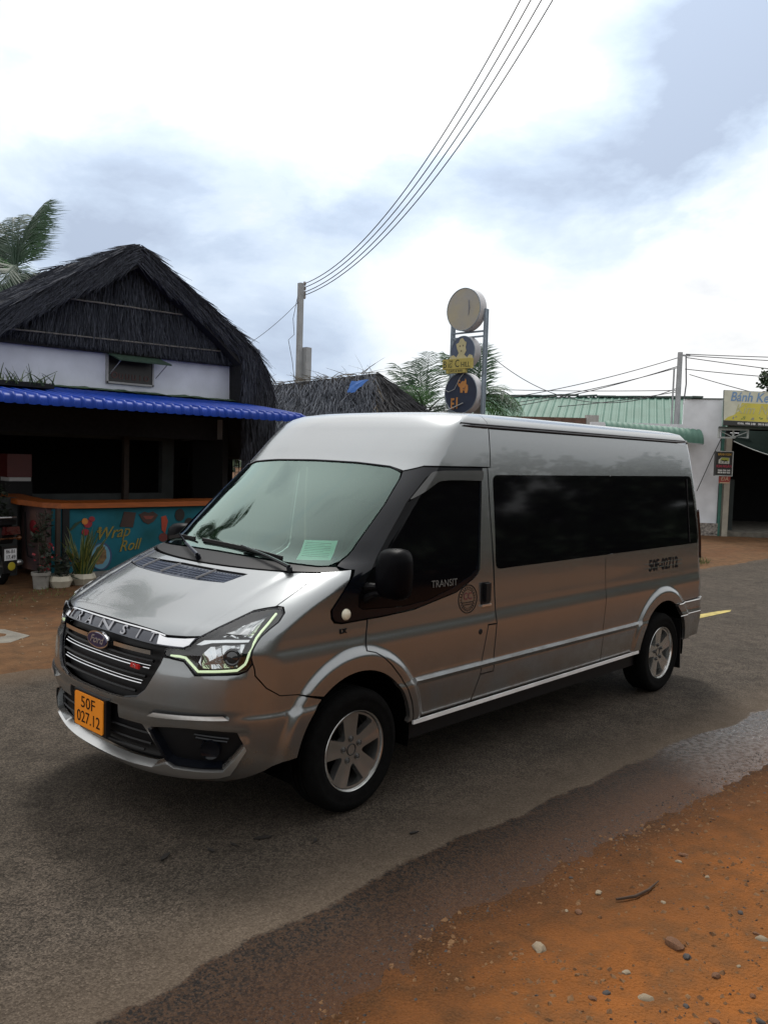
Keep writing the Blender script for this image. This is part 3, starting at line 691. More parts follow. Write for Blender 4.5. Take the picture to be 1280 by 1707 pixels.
    win = S((.05, 1.13), (.38, 1.112), (.60, 1.125), (.84, 1.180), (1.02, 1.240), (1.072, 1.275), (1.088, 1.31), (1.138, 1.855), (1.125, 1.882), (.68, 1.882), (.62, 1.86), (.45, 1.715), (.28, 1.53), (.10, 1.32), (.02, 1.21), (.015, 1.15))
    panel('window_surround', pil, black, v, holes=[win], mirror=True, off=.001)
    panel('door_window', win, privacy, v, mirror=True, off=-.004, depth=0, gap=.001)
    vis = rounded(S((.455, 1.715), (.672, 1.897), (.75, 1.905), (1.172, 1.910), (1.155, 1.838), (.95, 1.842), (.81, 1.842), (.71, 1.835)), .03)
    panel('rain_visor', vis, mat('smoked_acrylic', (.035, .037, .036), rough=.22, spec=.8), v, mirror=True, off=.016, depth=.004)
    # ---- roof
    seam = [(1.262, 2.0), (1.266, 2.185), (1.27, 2.23), (1.27, 2.28), (1.27, 2.32), (1.27, 2.36), (1.27, 2.40), (1.27, 2.43)]
    panel('cab_roof', [(0, 1.944), (.277, 1.937), (.588, 1.920), (.738, 1.897), (.95, 1.930)] + S((.80, 1.931), (1.10, 1.931), (1.258, 1.931)) + S(*seam) + [(0, 2.438)], paint, v, sym=True, grid=.05)
    panel('main_roof', S(*seam[1:]) + [(0, 2.442), (0, 2.749), (6.34, 2.749), (6.34, 2.197), (5.5, 2.197), (5.25, 2.197)] + S((4.2, 2.197), (3, 2.197)), paint, v, mirror=True, grid=.07, gap=.0)
    m = MB(); m.box((2.65, 0, 2.311), (.9, .24, .004)); build('roof_cap', m, paint, v)
    def gut(sy):
        m = MB(); m.tube([sps(x, 2.192, .006) for x in np.linspace(1.0, 4.40, 30)], [.004] + [.008] * 29, 6); m.tube([sps(x, 2.207, .004) for x in np.linspace(.98, 4.38, 30)], .005, 5)
        build('gutter', m if sy > 0 else mir(m), black, v)
    both(gut)
    # ---- fender, door, side, rear
    door_arch = [(.053, .902), (.118, .884), (.175, .852), (.245, .797), (.332, .708), (.39, .625), (.432, .546), (.455, .47), (.461, .425)]
    fender = [(.791, 1.337), (.93, 1.346)] + S((.0, 1.351), (-.096, 1.250), (-.194, 1.150), (-.190, 1.105), (-.168, 1.08), (-.112, 1.068), (.080, 1.070)) + S(*door_arch) + S((.411, .42)) + arc(0, .36, .437, 12, 128, 22) + S((-.427, .741), (-.546, .757), (-.623, .807), (-.675, .872)) + [(.975, .935), (1.0, 1.03), (1.025, 1.125), (.98, 1.16), (.897, 1.186), (.832, 1.190), (.827, 1.264)]
    panel('fender', fender, paint, v, mirror=True, depth=.03, arches=True, grid=.03)
    dpoly = S((.086, 1.070), (.218, 1.071), (.475, 1.081), (.872, 1.146), (1.044, 1.214), (1.092, 1.243), (1.110, 1.272), (1.162, 1.90), (1.173, 1.927), (1.225, 1.927), (1.231, 1.70), (1.262, 1.257), (1.284, .905), (1.193, .908), (1.118, .588), (1.043, .425), (.467, .425)) + S(*[(a + .004, b) for a, b in door_arch[::-1]])
    panel('front_door', dpoly, paint, v, mirror=True, arches=True)
    for o, sy in zip(panel('fuel_flap', S((1.196, .903), (1.284, .900), (1.262, .592), (1.121, .592)), paint, v, mirror=False), (1,)): pass
    RW = rounded(S((1.280, 1.878), (4.335, 1.886), (4.478, 1.275), (1.294, 1.262)), .05)
    rear_arch = [(3.330, .425)] + [(3.75 + .43 * math.cos(R(a)), .36 + .445 * math.sin(R(a))) for a in np.linspace(165, 62, 16)] + [(3.985, .750)]
    side = S((1.050, .425), (1.124, .588), (1.265, .588), (1.290, .905), (1.268, 1.257), (1.237, 1.70), (1.231, 1.93), (1.262, 1.931), (1.266, 2.0), (1.270, 2.182)) + S((4.30, 2.182)) + [(5.30, 2.182), (5.30, 1.30), (5.30, .765)] + S(*rear_arch[::-1])
    panel('side_panel', side, paint, v, holes=[RW], mirror=True, grid=.05, depth=.03, arches=True)
    # opposite side has no flap: fill with the same shape
    f = panel('fuel_flap', S((1.196, .903), (1.284, .900), (1.262, .592), (1.121, .592)), paint, v, mirror=True)
    bpy.data.objects.remove(f[0])
    gl = panel('side_window', RW, privacy, v, mirror=True, off=-.004, depth=0, gap=.002)
    m = MB(); m.beam(sps(4.245, 1.86, .0), sps(4.275, 1.285, .0), .012, .008); build('window_divider', m, plastic, gl[0])
    sliver = [('s', 2.738, 1.245), ('s', 2.742, 1.245), ('s', 2.742, .95), ('s', 2.705, .63), ('s', 2.700, .43), ('s', 2.696, .43), ('s', 2.701, .63), ('s', 2.738, .95)]
    panel('panel_seam', sliver, liner_m, v, off=.0008, depth=0, gap=0, mirror=True)
    panel('tail_panel', [(5.305, 2.192), (5.55, 2.192), (6.345, 2.192), (6.345, .765), (5.55, .765), (5.305, .765)], paint, v, mirror=True, grid=.08)
    panel('tail_window', rounded([(5.62, 1.87), (6.30, 1.87), (6.30, 1.25), (5.62, 1.25)], .05), privacy, v, mirror=True, off=.003, depth=.004)
    panel('tail_light', rounded([(5.33, 1.58), (5.52, 1.58), (5.52, 1.12), (5.33, 1.12)], .03), mat('red_lamp', (.020, .008, .008), rough=.15), v, mirror=True, off=.018, depth=.03)
    rb = S((3.992, .745), (4.30, .757)) + [(5.3, .758), (5.6, .758), (6.345, .758), (6.345, .45), (5.5, .42), (5.25, .415)] + S((4.30, .408), (4.15, .408)) + S(*[(3.75 + .43 * math.cos(R(a)), .36 + .445 * math.sin(R(a))) for a in np.linspace(7, 56, 9)])
    panel('rear_bumper', rb, paint, v, mirror=True, off=.008, depth=.03, arches=True)
    def rbl(sy):
        m = MB(); m.tube([sps(x, .638 - .0 * x, .010) for x in np.linspace(4.03, 4.50, 8)], .0035, 4); build('bumper_crease', m if sy > 0 else mir(m), satin, v)
        m = MB(); m.tube([sps(x, .748, .014) for x in np.linspace(4.0, 4.50, 8)] + [sp(u, .757, .012) for u in (5.25, 5.35, 5.45, 5.55)], .005, 4); build('bumper_top_strip', m if sy > 0 else mir(m), satin, v)
        m = MB(); m.beam(sps(.462, .412, .000), sps(3.30, .418, .000), .012, .022); build('sill_strip', m if sy > 0 else mir(m), mat('sill_caught_light', (.85, .85, .85), rough=.35, metal=.3), v)  # near-white strip: light caught by the body's bottom edge put into its colour
        m = MB(); m.bbox(.46, 3.33, -.945, -.86, .30, .42); build('sill', m if sy > 0 else mir(m), plastic, v)
        m = MB(); m.add([(4.13, -.965, .62), (4.13, -.72, .62), (4.16, -.72, .14), (4.16, -.965, .14), (4.145, -.965, .62), (4.145, -.72, .62), (4.175, -.72, .14), (4.175, -.965, .14)], [(0, 1, 2, 3), (7, 6, 5, 4), (0, 4, 5, 1), (3, 2, 6, 7), (0, 3, 7, 4), (1, 5, 6, 2)]); build('mud_flap', m if sy > 0 else mir(m), plastic, v)
        # moulding along the lower doors
        m = MB()
        k = 40; xs = np.linspace(.475, 3.27, k)
        prof_ = ((.676, .000), (.672, .011), (.652, .013), (.630, .000)); vs = [tuple(sps(x, z, o)) for x in xs for z, o in prof_]; m.add(vs, [(i * 4 + j, (i + 1) * 4 + j, (i + 1) * 4 + j + 1, i * 4 + j + 1) for i in range(k - 1) for j in range(3)] + [(0, 1, 2, 3), (4 * k - 1, 4 * k - 2, 4 * k - 3, 4 * k - 4)])
        build('side_moulding', m if sy > 0 else mir(m), paint, v)
        # door handle: recess, grip and lock
        h = panel('door_handle', rounded(S((1.120, 1.188), (1.226, 1.188), (1.224, 1.037), (1.117, 1.037)), .02), plastic, v, off=.003, depth=.006)[0] if sy > 0 else None
        if h:
            m = MB(); m.box(sps(1.172, 1.036, .008), (.100, .012, .012)); build('handle_edge', m, satin, h)
            m = MB(); m.box(sps(1.172, 1.12, .02), (.05, .02, .12)); build('grip', m, plastic, h)
            m = MB(); m.lathe([(0, .004), (.016, .004), (.02, 0)], sps(1.111, .872), (0, -1, 0.05), 14); build('door_lock', m, plastic, v)
        m = MB(); m.lathe([(0, .020), (.020, .017), (.030, .008), (.032, 0)], sps(-.085, 1.116, .002), tuple(snorm(*uvs(-.085, 1.116))), 16)
        build('side_marker', m if sy > 0 else mir(m), mat('marker_lens', (.75, .70, .55), rough=.25, coat=.5), v, smooth=True)
        # mirror
        m = MB(); cx, cy, cz = (.085, -1.15, 1.345) if sy > 0 else (.19, -1.06, 1.315); rings = []; n = 20
        for dx, s_ in ((-.085, .0), (-.083, .55), (-.070, .82), (-.04, .96), (.0, 1.0), (.045, .98), (.050, .93), (.042, .90)):
            rings.append([(cx + dx + .02 * ((k % n) / n - .5) * 0, cy + s_ * .095 * math.copysign(abs(math.cos(2 * math.pi * k / n)) ** .55, math.cos(2 * math.pi * k / n)), cz + s_ * .140 * math.copysign(abs(math.sin(2 * math.pi * k / n)) ** .55, math.sin(2 * math.pi * k / n))) for k in range(n)])
        vs = [p for rg in rings for p in rg]; m.add(vs, [(i * n + k, i * n + (k + 1) % n, (i + 1) * n + (k + 1) % n, (i + 1) * n + k) for i in range(7) for k in range(n)])
        mi = build('wing_mirror', m if sy > 0 else mir(m), mat('mirror_shell', (.002, .002, .003), rough=.42, spec=.05), v, smooth=True)
        m = MB(); m.prism([(.082 * math.copysign(abs(math.cos(t)) ** .55, math.cos(t)), .126 * math.copysign(abs(math.sin(t)) ** .55, math.sin(t))) for t in [2 * math.pi * k / n for k in range(n)]], (cx + .038, cy, cz), (0, 1, 0), (0, 0, 1), .004)
        build('mirror_glass', m if sy > 0 else mir(m), chrome, mi)
        m = MB()
        for z_, zz in ((1.27, 1.25), (1.23, 1.18)): m.tube([(cx, cy + .06, z_), (cx, cy + .14, z_ - .01), (.08, -.93, zz)], [.022, .018, .028], 8)
        build('mirror_arm', m if sy > 0 else mir(m), plastic, mi)
    both(rbl)
    # ---- front bumper
    gside = [(0, .690), (.070, .690), (.18, .697), (.262, .718), (.306, .757), (.335, .81), (.363, .866), (.377, .934)]
    ctr = [(.140, .646), (.143, .578), (.291, .580), (.335, .543), (.374, .500), (.415, .437), (.425, .413), (.331, .366), (.15, .350), (0, .345)]
    fog = [(.352, .577), (.45, .592), (.563, .600), (.72, .597), (.871, .588), (.914, .525), (.84, .46), (.771, .405), (.62, .400), (.485, .402), (.448, .425), (.405, .50)]
    H = [ctr + [(-a, b) for a, b in ctr[-2::-1]], fog, [(-a, b) for a, b in fog[::-1]]]
    nosep = gside + [(.417, .934), (.510, .927), (.595, .867), (.73, .876), (.867, .881), (.925, .896), (.970, .932)] + S((-.678, .872), (-.6245, .8055), (-.5465, .7565), (-.4275, .7405)) + arc(0, .36, .437, 130, 173, 9) + [(1.164, .41), (1.025, .368), (.87, .332), (.721, .308), (.37, .290), (.15, .284), (0, .283)]
    bmp = panel('front_bumper', nosep, paint, v, sym=True, holes=H, depth=.03, arches=True, grid=.03,
                warp=lambda U, q: .012 * np.clip((q - .655) / .03, 0, 1) * np.clip((.90 - q) / .03, 0, 1) * np.clip((.95 - np.abs(U)) / .15, 0, 1) - .010 * np.exp(-((q - .57) / .03) ** 2) * (np.abs(U) < .95))[0]
    panel('lower_intake', ctr + [(-a, b) for a, b in ctr[-2::-1]], plastic, v, off=-.05, depth=.0, gap=-.012)
    for a, b in ((.425, .28), (.475, .33), (.53, .33)):
        m = MB(); m.tube([sp(-b + 2 * b * k / 14, a, -.030) for k in range(15)], .007, 5); build('intake_slat', m, plastic, v)
    panel('fog_lamp_recess', fog, plastic, v, mirror=True, off=-.045, gap=-.012, depth=0)
    rib = [(.335, .575), (.360, .570), (.412, .497), (.452, .425), (.487, .407), (.62, .405), (.765, .410), (.772, .390), (.62, .386), (.478, .387), (.437, .408), (.390, .485)]
    panel('bumper_rib', rib, black, v, mirror=True, off=.004, depth=.05)
    def fogl(sy):
        m = MB(); m.tube([sp(.60 + .22 * k / 6, .565 - .003 * k, -.03) for k in range(7)], .006, 5); m.tube([sp(.61 + .20 * k / 6, .548 - .003 * k, -.03) for k in range(7)], .006, 5)
        m.lathe([(.055, -.01), (.05, .02), (.035, .012), (0, .010)], sp(.70, .49, -.035), tuple(snorm(.70, .49)), 16)
        build('fog_lamp', m if sy > 0 else mir(m), black, v, smooth=True, angle=40)
    both(fogl)
    lip = [(0, .344), (.15, .350), (.331, .364), (.425, .404), (.445, .405), (.474, .386), (.62, .384), (.767, .388), (.85, .45), (.920, .515), (.930, .50), (.86, .42), (.80, .368), (.724, .350), (.55, .334), (.37, .320), (.15, .303), (0, .300)]
    panel('lit_bumper_lip', lip, satin, v, sym=True, off=.014, depth=.05, gap=0)  # brighter than the bumper paint: light on its upward face put into the colour
    sl = [(.342, .640), (.381, .660), (.60, .669), (.789, .676), (.823, .655), (.60, .650), (.37, .640)]
    panel('bumper_trim', sl, satin, v, mirror=True, off=.020, depth=.02, gap=0)
    panel('bumper_slot', [(.345, .650), (.378, .668), (.60, .679), (.792, .685), (.815, .672), (.789, .680), (.60, .672), (.381, .663)], plastic, v, mirror=True, off=.021, depth=.01, gap=0)
    # ---- grille
    gp = gside + [(.38, .975), (.30, .985), (.15, .988), (0, .990)]
    gr = panel('grille', gp, plastic, v, sym=True, off=-.05, depth=0, gap=-.01)[0]
    for q, wd, mt, th in ((.905, .315, plastic, .009), (.866, .300, chrome, .0042), (.822, .285, plastic, .009), (.784, .265, chrome, .0042), (.740, .235, plastic, .009)):
        m = MB(); m.tube([sp(-wd + 2 * wd * k / 24, q, -.012) for k in range(25)], th, 6); 
        if mt is chrome: m.tube([sp(-wd + 2 * wd * k / 24, q + .014, -.016) for k in range(25)], .0022, 5)
        build('grille_bar', m, mt, gr)
    for sg in (-1, 1):
        m = MB()
        for k in range(9):
            a0 = .066 + .235 * k / 9; a1 = .066 + .235 * (k + 1) / 9; m.beam(sp(sg * a0, .946, .0), sp(sg * a1 + sg * .002, .946, .0), .02, .022)
        build('grille_bar', m, chrome, gr)
        m = MB(); m.tube([sp(sg * a, b, -.004) for a, b in gside[2:]], .007, 6); build('grille_edge', m, black, gr)
    m = MB(); m.box(sp(.216, .864, -.002), (.012, .075, .022)); bd = build('red_badge', m, mat('red_enamel', (.5, .02, .02), rough=.2), gr)
    m = MB(); surf_text(m, '25', .216, .864, .022, off=.005, shear=.2, depth=.003); build('lettering', m, chrome, bd)
    ce = sp(-.002, .937, .012); nx = Vector(tuple(snorm(-.002, .937))); nx.z = .05; nx.normalize(); ay = Vector((0, 0, 1)); ay = (ay - nx * ay.dot(nx)).normalized(); ax = ay.cross(nx)
    oval = lambda a, b: [(a * math.cos(2 * math.pi * k / 28), b * math.sin(2 * math.pi * k / 28)) for k in range(28)]
    m = MB(); m.prism(oval(.112, .046), ce - nx * .02, ax, ay, .026, n=nx); em = build('oval_emblem', m, chrome, v)
    m = MB(); m.prism(oval(.101, .038), ce, ax, ay, .010, n=nx); build('emblem_face', m, mat('deep_blue_enamel', (.006, .012, .06), rough=.15, coat=.6), em)
    m = MB(); letter(m, 'Ford', ce + nx * .0115, ax, ay, .058, shear=.35, depth=.002, xscale=1.25); build('lettering', m, satin, em)
    # ---- chrome name strip and headlights
    ts = [(0, 1.047), (.13, 1.046), (.277, 1.039), (.345, 1.029), (.374, 1.026), (.488, 1.033), (.555, 1.041), (.535, 1.004), (.505, .992), (.42, .988), (.306, .986), (.15, .989), (0, .991)]
    strip = panel('name_strip', ts, mat('dark_chrome', (.10, .105, .12), rough=.12, metal=.9), v, sym=True, off=.004, depth=.02, gap=0)[0]
    m = MB(); m.tube([sp(-.36 + .72 * k / 30, 1.041 - .011 * ((k - 15) / 15) ** 4, .008) for k in range(31)], .006, 5); build('chrome_edge', m, chrome, strip)
    for k, ch in enumerate('TRANSIT'):
        m = MB(); surf_text(m, ch, -.282 + .094 * k, 1.014, .058, off=.008, depth=.006, xscale=1.15, bold=.001); build('lettering', m, mat('letter_chrome', (.34, .34, .36), rough=.15, metal=1.), strip)
    panel('chrome_wing', [(.315, 1.032), (.345, 1.026), (.374, 1.023), (.488, 1.030), (.548, 1.037), (.532, 1.006), (.503, .995), (.42, .992), (.33, .990)], chrome, strip, mirror=True, off=.010, depth=.006, gap=0)
    hl = [(.388, .974), (.420, .985), (.505, .987), (.524, 1.012), (.562, 1.045), (.608, 1.085), (.703, 1.162), (.80, 1.178), (.893, 1.182), (.98, 1.155), (1.020, 1.122), (.995, 1.03), (.968, .936), (.92, .90), (.862, .886), (.73, .880), (.598, .872), (.555, .90), (.512, .932), (.417, .939), (.388, .945)]
    for sy in (1, -1):
        mm = (lambda o: o[0]) 
        def pn(name, poly, mt, par, **kw):
            o = panel(name, poly, mt, par, mirror=(sy < 0), **kw)
            if sy < 0: bpy.data.objects.remove(o[0]); return o[1]
            return o[0]
        def bd_(name, m, mt, par, **kw): return build(name, m if sy > 0 else mir(m), mt, par, **kw)
        h = pn('headlight', hl, black, v, off=-.022, depth=-.02, gap=0)
        up = pn('upper_reflector', [(.690, 1.066), (.80, 1.128), (.855, 1.150), (.915, 1.066), (.80, 1.062)], chrome, h, off=-.012, depth=.02, gap=0, grid=.05, warp=lambda U, q: .012 * np.sin(U * 60))
        pn('upper_lens', [(.712, 1.071), (.80, 1.118), (.850, 1.138), (.893, 1.073), (.80, 1.068)], mat('clear_lens', (.55, .57, .58), rough=.12, metal=.6), h, off=.000, depth=.01, gap=0, grid=.03, warp=lambda U, q: .004 * np.sin(U * 160))
        lo = pn('lower_reflector', [(.592, .930), (.630, .975), (.660, 1.015), (.80, 1.025), (.912, 1.030), (.905, .97), (.855, .917), (.74, .906), (.624, .903)], chrome, h, off=-.012, depth=.02, gap=0, grid=.04, warp=lambda U, q: .010 * np.sin(U * 45 + q * 30))
        m = MB(); c = sp(.838, .967, -.004); m.lathe([(.044, -.02), (.044, .012), (.036, .014), (.030, .010), (.022, .017), (0, .020)], c, tuple(snorm(.80, .967)), 20); bd_('projector_lens', m, mat('dark_lens', (.02, .022, .025), rough=.05, coat=1.), lo, smooth=True, angle=40)
        m = MB(); [m.beam(sp(.64, .925, -.002), sp(.80, a, -.002), .004, .006) for a in (.94, .955, .97, .985)]; bd_('reflector_rib', m, chrome, lo)
        pn('headlight_bar', [(.565, 1.016), (.60, 1.040), (.75, 1.050), (.925, 1.052), (.925, 1.040), (.75, 1.036), (.66, 1.030), (.60, 1.016)], chrome, h, off=-.008, depth=.02, gap=0)
        m = MB(); path = [(.417, .946), (.47, .949), (.512, .946), (.555, .918), (.602, .886), (.735, .893), (.855, .900), (.915, .93), (.955, .965), (.982, 1.01), (.968, 1.06), (.93, 1.12), (.892, 1.165)]
        m.tube([sp(a, b, -.011) for a, b in openpath(path, .025)], .0066, 6); bd_('running_light', m, mat('running_light_glow', (.80, .95, .62), rough=.3, emit=.75), h)
        pn('headlight_cover', hl, lampglass, h, off=-.001, depth=0, gap=.002)
        m = MB(); m.tube([sp(a, b, -.004) for a, b in conv(hl, .03)] + [sp(*hl[0], -.004)], .006, 5); bd_('headlight_seal', m, black, h)
    # ---- plate
    m = MB(); cp = Vector((-1.064, 0, .551)); m.prism(rounded([(-.155, -.092), (.155, -.092), (.155, .092), (-.155, .092)], .014), cp, (0, -1, 0), (0, 0, 1), .006, n=(-1, 0, 0)); pl = build('number_plate', m, mat('orange_plate', (.86, .27, .01), rough=.45, var=.04), v)
    m = MB(); letter(m, '50F', cp + Vector((-.0065, .006, .042)), (0, -1, 0), (0, 0, 1), .088, depth=.002, xscale=1.25); build('lettering', m, mark_black, pl); m = MB(); letter(m, '027.12', cp + Vector((-.0065, 0, -.040)), (0, -1, 0), (0, 0, 1), .090, depth=.002, xscale=1.05); build('lettering', m, mark_black, pl)
    m = MB(); m.prism([(-.175, -.100), (.175, -.100), (.175, .100), (-.175, .100)], cp + Vector((.03, 0, 0)), (0, -1, 0), (0, 0, 1), .028, n=(-1, 0, 0)); build('plate_holder', m, plastic, pl)
    # ---- lettering and stickers on the near side
    m = MB(); surf_text_s(m, '50F-02712', 3.755, 1.120, .135, off=.0016, depth=.001, xscale=.97, bold=.0035)
    build('side_number', m, mark_black, v)
    m = MB()
    for z_ in (1.105, 1.141):
        m.box(sps(3.755, z_, .0022), (.72, .0012, .006), (1, 0, 0), (0, -.99, .13))
    build('stencil_gap', m, paint, v)
    st = empty('round_sticker', (0, 0, 0), None, None); st.parent = v
    cU, cV = uvs(.988, 1.094)
    def ring(r0, r1, n=32):
        m = MB(); vs = []
        for k in range(n):
            t = 2 * math.pi * k / n
            for r in (r0, r1):
                vs.append(tuple(sps(.988 + r * math.cos(t) * 1.06, 1.094 + r * math.sin(t), .002)))
        return m.add(vs, [(2 * k, 2 * k + 1, (2 * k + 3) % (2 * n), (2 * k + 2) % (2 * n)) for k in range(n)])
    m = ring(.086, .092); m2 = ring(.058, .061); m.add(m2.v, m2.f)
    for k in range(26):
        t = 2 * math.pi * k / 26
        m.box(sps(.988 + .073 * math.cos(t), 1.094 + .073 * math.sin(t), .0015), (.003 + .004 * random.random(), .002, .013), (math.sin(t), 0, -math.cos(t)), (0, 1, 0))
    surf_text_s(m, 'DV VAN CHUYEN', .988, 1.072, .013, off=.002, depth=.0006); surf_text_s(m, 'HANH KHACH', .988, 1.058, .012, off=.002, depth=.0006)
    build('sticker_print', m, mark_black, st)
    m = MB(); surf_text_s(m, 'CC', .988, 1.110, .062, off=.002, depth=.0006, bold=.001); build('sticker_letters', m, mat('dark_red_print', (.10, .02, .02)), st)
    m = MB(); surf_text_s(m, 'TRANSIT', .755, 1.213, .062, off=.003, depth=.001, xscale=1.02, slope=-.02); build('window_lettering', m, mat('grey_decal', (.10, .10, .095), rough=.6), v)
    m = MB(); surf_text_s(m, 'LX', -.108, 1.028, .034, off=.003, depth=.004, xscale=1.2, bold=.0015); build('trim_badge', m, mark_black, v)
    # ---- inside: liner, floor, dash, seats, wheel
    m = MB(); us = np.linspace(-6.3, 6.3, 120)
    for v0, v1, nv in ((.50, 1.06, 5), (1.95, 2.74, 6)):
        vv = np.linspace(v0, v1, nv); o = len(m.v)
        for q in vv:
            P_ = surf(us, np.full(len(us), q)); n_ = snorm(us, np.full(len(us), q)); m.v += [tuple(t) for t in P_ - n_ * .07]
        for j in range(nv - 1):
            for i in range(len(us) - 1):
                c = m.v[o + j * len(us) + i]
                if min(math.hypot(c[0], c[2] - .36), math.hypot(c[0] - 3.75, c[2] - .36)) < .60: continue
                m.f.append((o + j * len(us) + i, o + j * len(us) + i + 1, o + (j + 1) * len(us) + i + 1, o + (j + 1) * len(us) + i))
    build('inner_lining', m, liner_m, v)
    m = MB(); m.bbox(-.70, 4.45, -.62, .62, .33, .50); m.bbox(.44, 3.30, -.90, .90, .30, .50); build('chassis', m, liner_m, v)
    dash = MB(); dash.prism([(-.15, .75), (.42, .75), (.42, 1.22), (.30, 1.30), (.0, 1.32), (-.15, 1.30)], (0, .86, 0), (1, 0, 0), (0, 0, 1), 1.72, n=(0, -1, 0)); build('dashboard', dash, mat('dash_vinyl', (.02, .021, .022), rough=.6, bump=.1, bscale=200), v)
    m = MB(); c = Vector((.58, -.42, 1.22)); d = Vector((.75, 0, .66)).normalized(); e = Vector((0, 1, 0)); f = d.cross(e)
    m.tube([c + (e * math.cos(2 * math.pi * k / 24) + f * math.sin(2 * math.pi * k / 24)) * .2 for k in range(25)], .014, 8)
    for a in (0, 120, 240): m.beam(c - d * .03, c + (e * math.cos(R(a + 90)) + f * math.sin(R(a + 90))) * .2, .03, .012)
    build('steering_wheel', m, plastic, v)
    seatm = mat('seat_cloth', (.05, .05, .055), rough=.9)
    for y in (-.42, .42):
        m = MB(); m.bbox(.80, 1.30, y - .25, y + .25, .75, .95); s_ = build('seat', m, seatm, v)
        m = MB(); m.beam((1.26, y, .92), (1.48, y, 1.58), .48, .13, up=(0, 1, 0)); m.v = m.v; build('seat_back', m, seatm, s_)
        m = MB(); m.box((1.51, y, 1.72), (.10, .26, .18)); build('headrest', m, seatm, s_)
    # ---- wheel wells and wheels
    def well(cx, r):
        def g(sy):
            m = MB(); n = 22; a = [R(-12 + 204 * k / n) for k in range(n + 1)]
            vs = []
            for t in a: vs += [(cx + r * math.cos(t), -.968, .36 + r * math.sin(t)), (cx + r * math.cos(t), -.58, .36 + r * math.sin(t))]
            m.add(vs, [(2 * k, 2 * k + 1, 2 * k + 3, 2 * k + 2) for k in range(n)]); m.add([(cx + r * math.cos(t), -.58, .36 + r * math.sin(t)) for t in a], [tuple(range(n + 1))])
            build('wheel_well', m if sy > 0 else mir(m), liner_m, v)
        both(g)
    well(0, .452); well(3.75, .452)
    # rim face
    outer = [(.212 * math.cos(2 * math.pi * k / 70), .212 * math.sin(2 * math.pi * k / 70)) for k in range(70)]
    holes = []
    for k in range(5):
        c = R(97 + 36 + 72 * k); h = []
        for a in np.linspace(-19, 19, 9): h.append((.200 * math.cos(c + R(a)), .200 * math.sin(c + R(a))))
        for rr, a in ((.13, 14), (.095, 9), (.084, 4), (.084, -4), (.095, -9), (.13, -14)): h.append((rr * math.cos(c + R(a)), rr * math.sin(c + R(a))))
        holes.append(h)
    vs = [Vector(p) for p in outer]; ed = [(i, (i + 1) % 70) for i in range(70)]
    for h in holes:
        o = len(vs); vs += [Vector(p) for p in h]; ed += [(o + i, o + (i + 1) % len(h)) for i in range(len(h))]
    for rr in (.05, .075, .11, .15, .18):
        for k in range(40):
            p = (rr * math.cos(2 * math.pi * k / 40), rr * math.sin(2 * math.pi * k / 40))
            if not any(pip(inset(h, -.006), [p])[0] for h in holes): vs.append(Vector(p))
    r_ = delaunay_2d_cdt(vs, ed, [], 1, 1e-7); V2 = [tuple(p) for p in r_[0]]; T = [f for f in r_[2] if not any(pip(h, [((V2[f[0]][0] + V2[f[1]][0] + V2[f[2]][0]) / 3, (V2[f[0]][1] + V2[f[1]][1] + V2[f[2]][1]) / 3)])[0] for h in holes)]
    def hgt(p):
        r = math.hypot(*p); ang = (math.degrees(math.atan2(p[1], p[0])) - 97) % 72; ang = min(ang, 72 - ang)
        return .070 + .016 * (r / .21) ** 2 - .010 * (1 if r < .045 else 0) - .004 * max(0, 1 - abs(ang) / 6.0) * (r > .08)
    def make_wheel(cx, sy, first):
        C = Vector((cx, -.872, .345)); E = lambda p, h: (C.x + p[0], C.y - h, C.z + p[1])
        m = MB(); tp = [(.222, -.095), (.236, -.104), (.262, -.110), (.290, -.112), (.318, -.106), (.336, -.092), (.344, -.075), (.345, -.045), (.338, -.042), (.338, -.034), (.345, -.031), (.345, -.006), (.338, -.004), (.338, .004), (.345, .006), (.345, .031), (.338, .034), (.338, .042), (.345, .045), (.344, .075), (.336, .092), (.318, .106), (.292, .112), (.288, .1095), (.262, .110), (.236, .104), (.222, .095)]
        m.lathe(tp, C, (0, -1, 0), 56, ref=(1, 0, 0))
        root = bpy.data.objects.new('wheel', None); COL.objects.link(root); root.parent = v
        F = (lambda q: q) if sy > 0 else mir
        build('tyre', F(m), rubber, root, smooth=True, angle=50)
        m = MB(); m.lathe([(.213, .070), (.215, .086), (.219, .098), (.225, .101), (.228, .097), (.224, .088)], C, (0, -1, 0), 56, ref=(1, 0, 0))
        m.lathe([(.214, .085), (.205, .06), (.196, -.06), (.2, -.09)], C, (0, -1, 0), 48, ref=(1, 0, 0))
        o = len(m.v); m.v += [E(p, hgt(p)) for p in V2]; m.f += [tuple(i + o for i in f) for f in T]
        for h in holes:
            o = len(m.v); k = len(h); cc = (sum(p[0] for p in h) / k, sum(p[1] for p in h) / k)
            m.v += [E(p, hgt(p)) for p in h] + [E((p[0] * .93 + cc[0] * .07, p[1] * .93 + cc[1] * .07), hgt(p) - .045) for p in h]; m.f += [(o + i, o + (i + 1) % k, o + k + (i + 1) % k, o + k + i) for i in range(k)]
        build('rim', F(m), alloy, root, smooth=True, angle=30)
        m = MB(); m.lathe([(0, .0), (.150, .0), (.195, -.02)], C, (0, -1, 0), 32, ref=(1, 0, 0)); build('brake_disc', F(m), liner_m, root)
        m = MB(); m.lathe([(0, .066), (.026, .067), (.031, .075), (.034, .0735), (.034, .06)], C, (0, -1, 0), 24, ref=(1, 0, 0)); build('hub_cap', F(m), plastic, root, smooth=True, angle=40)
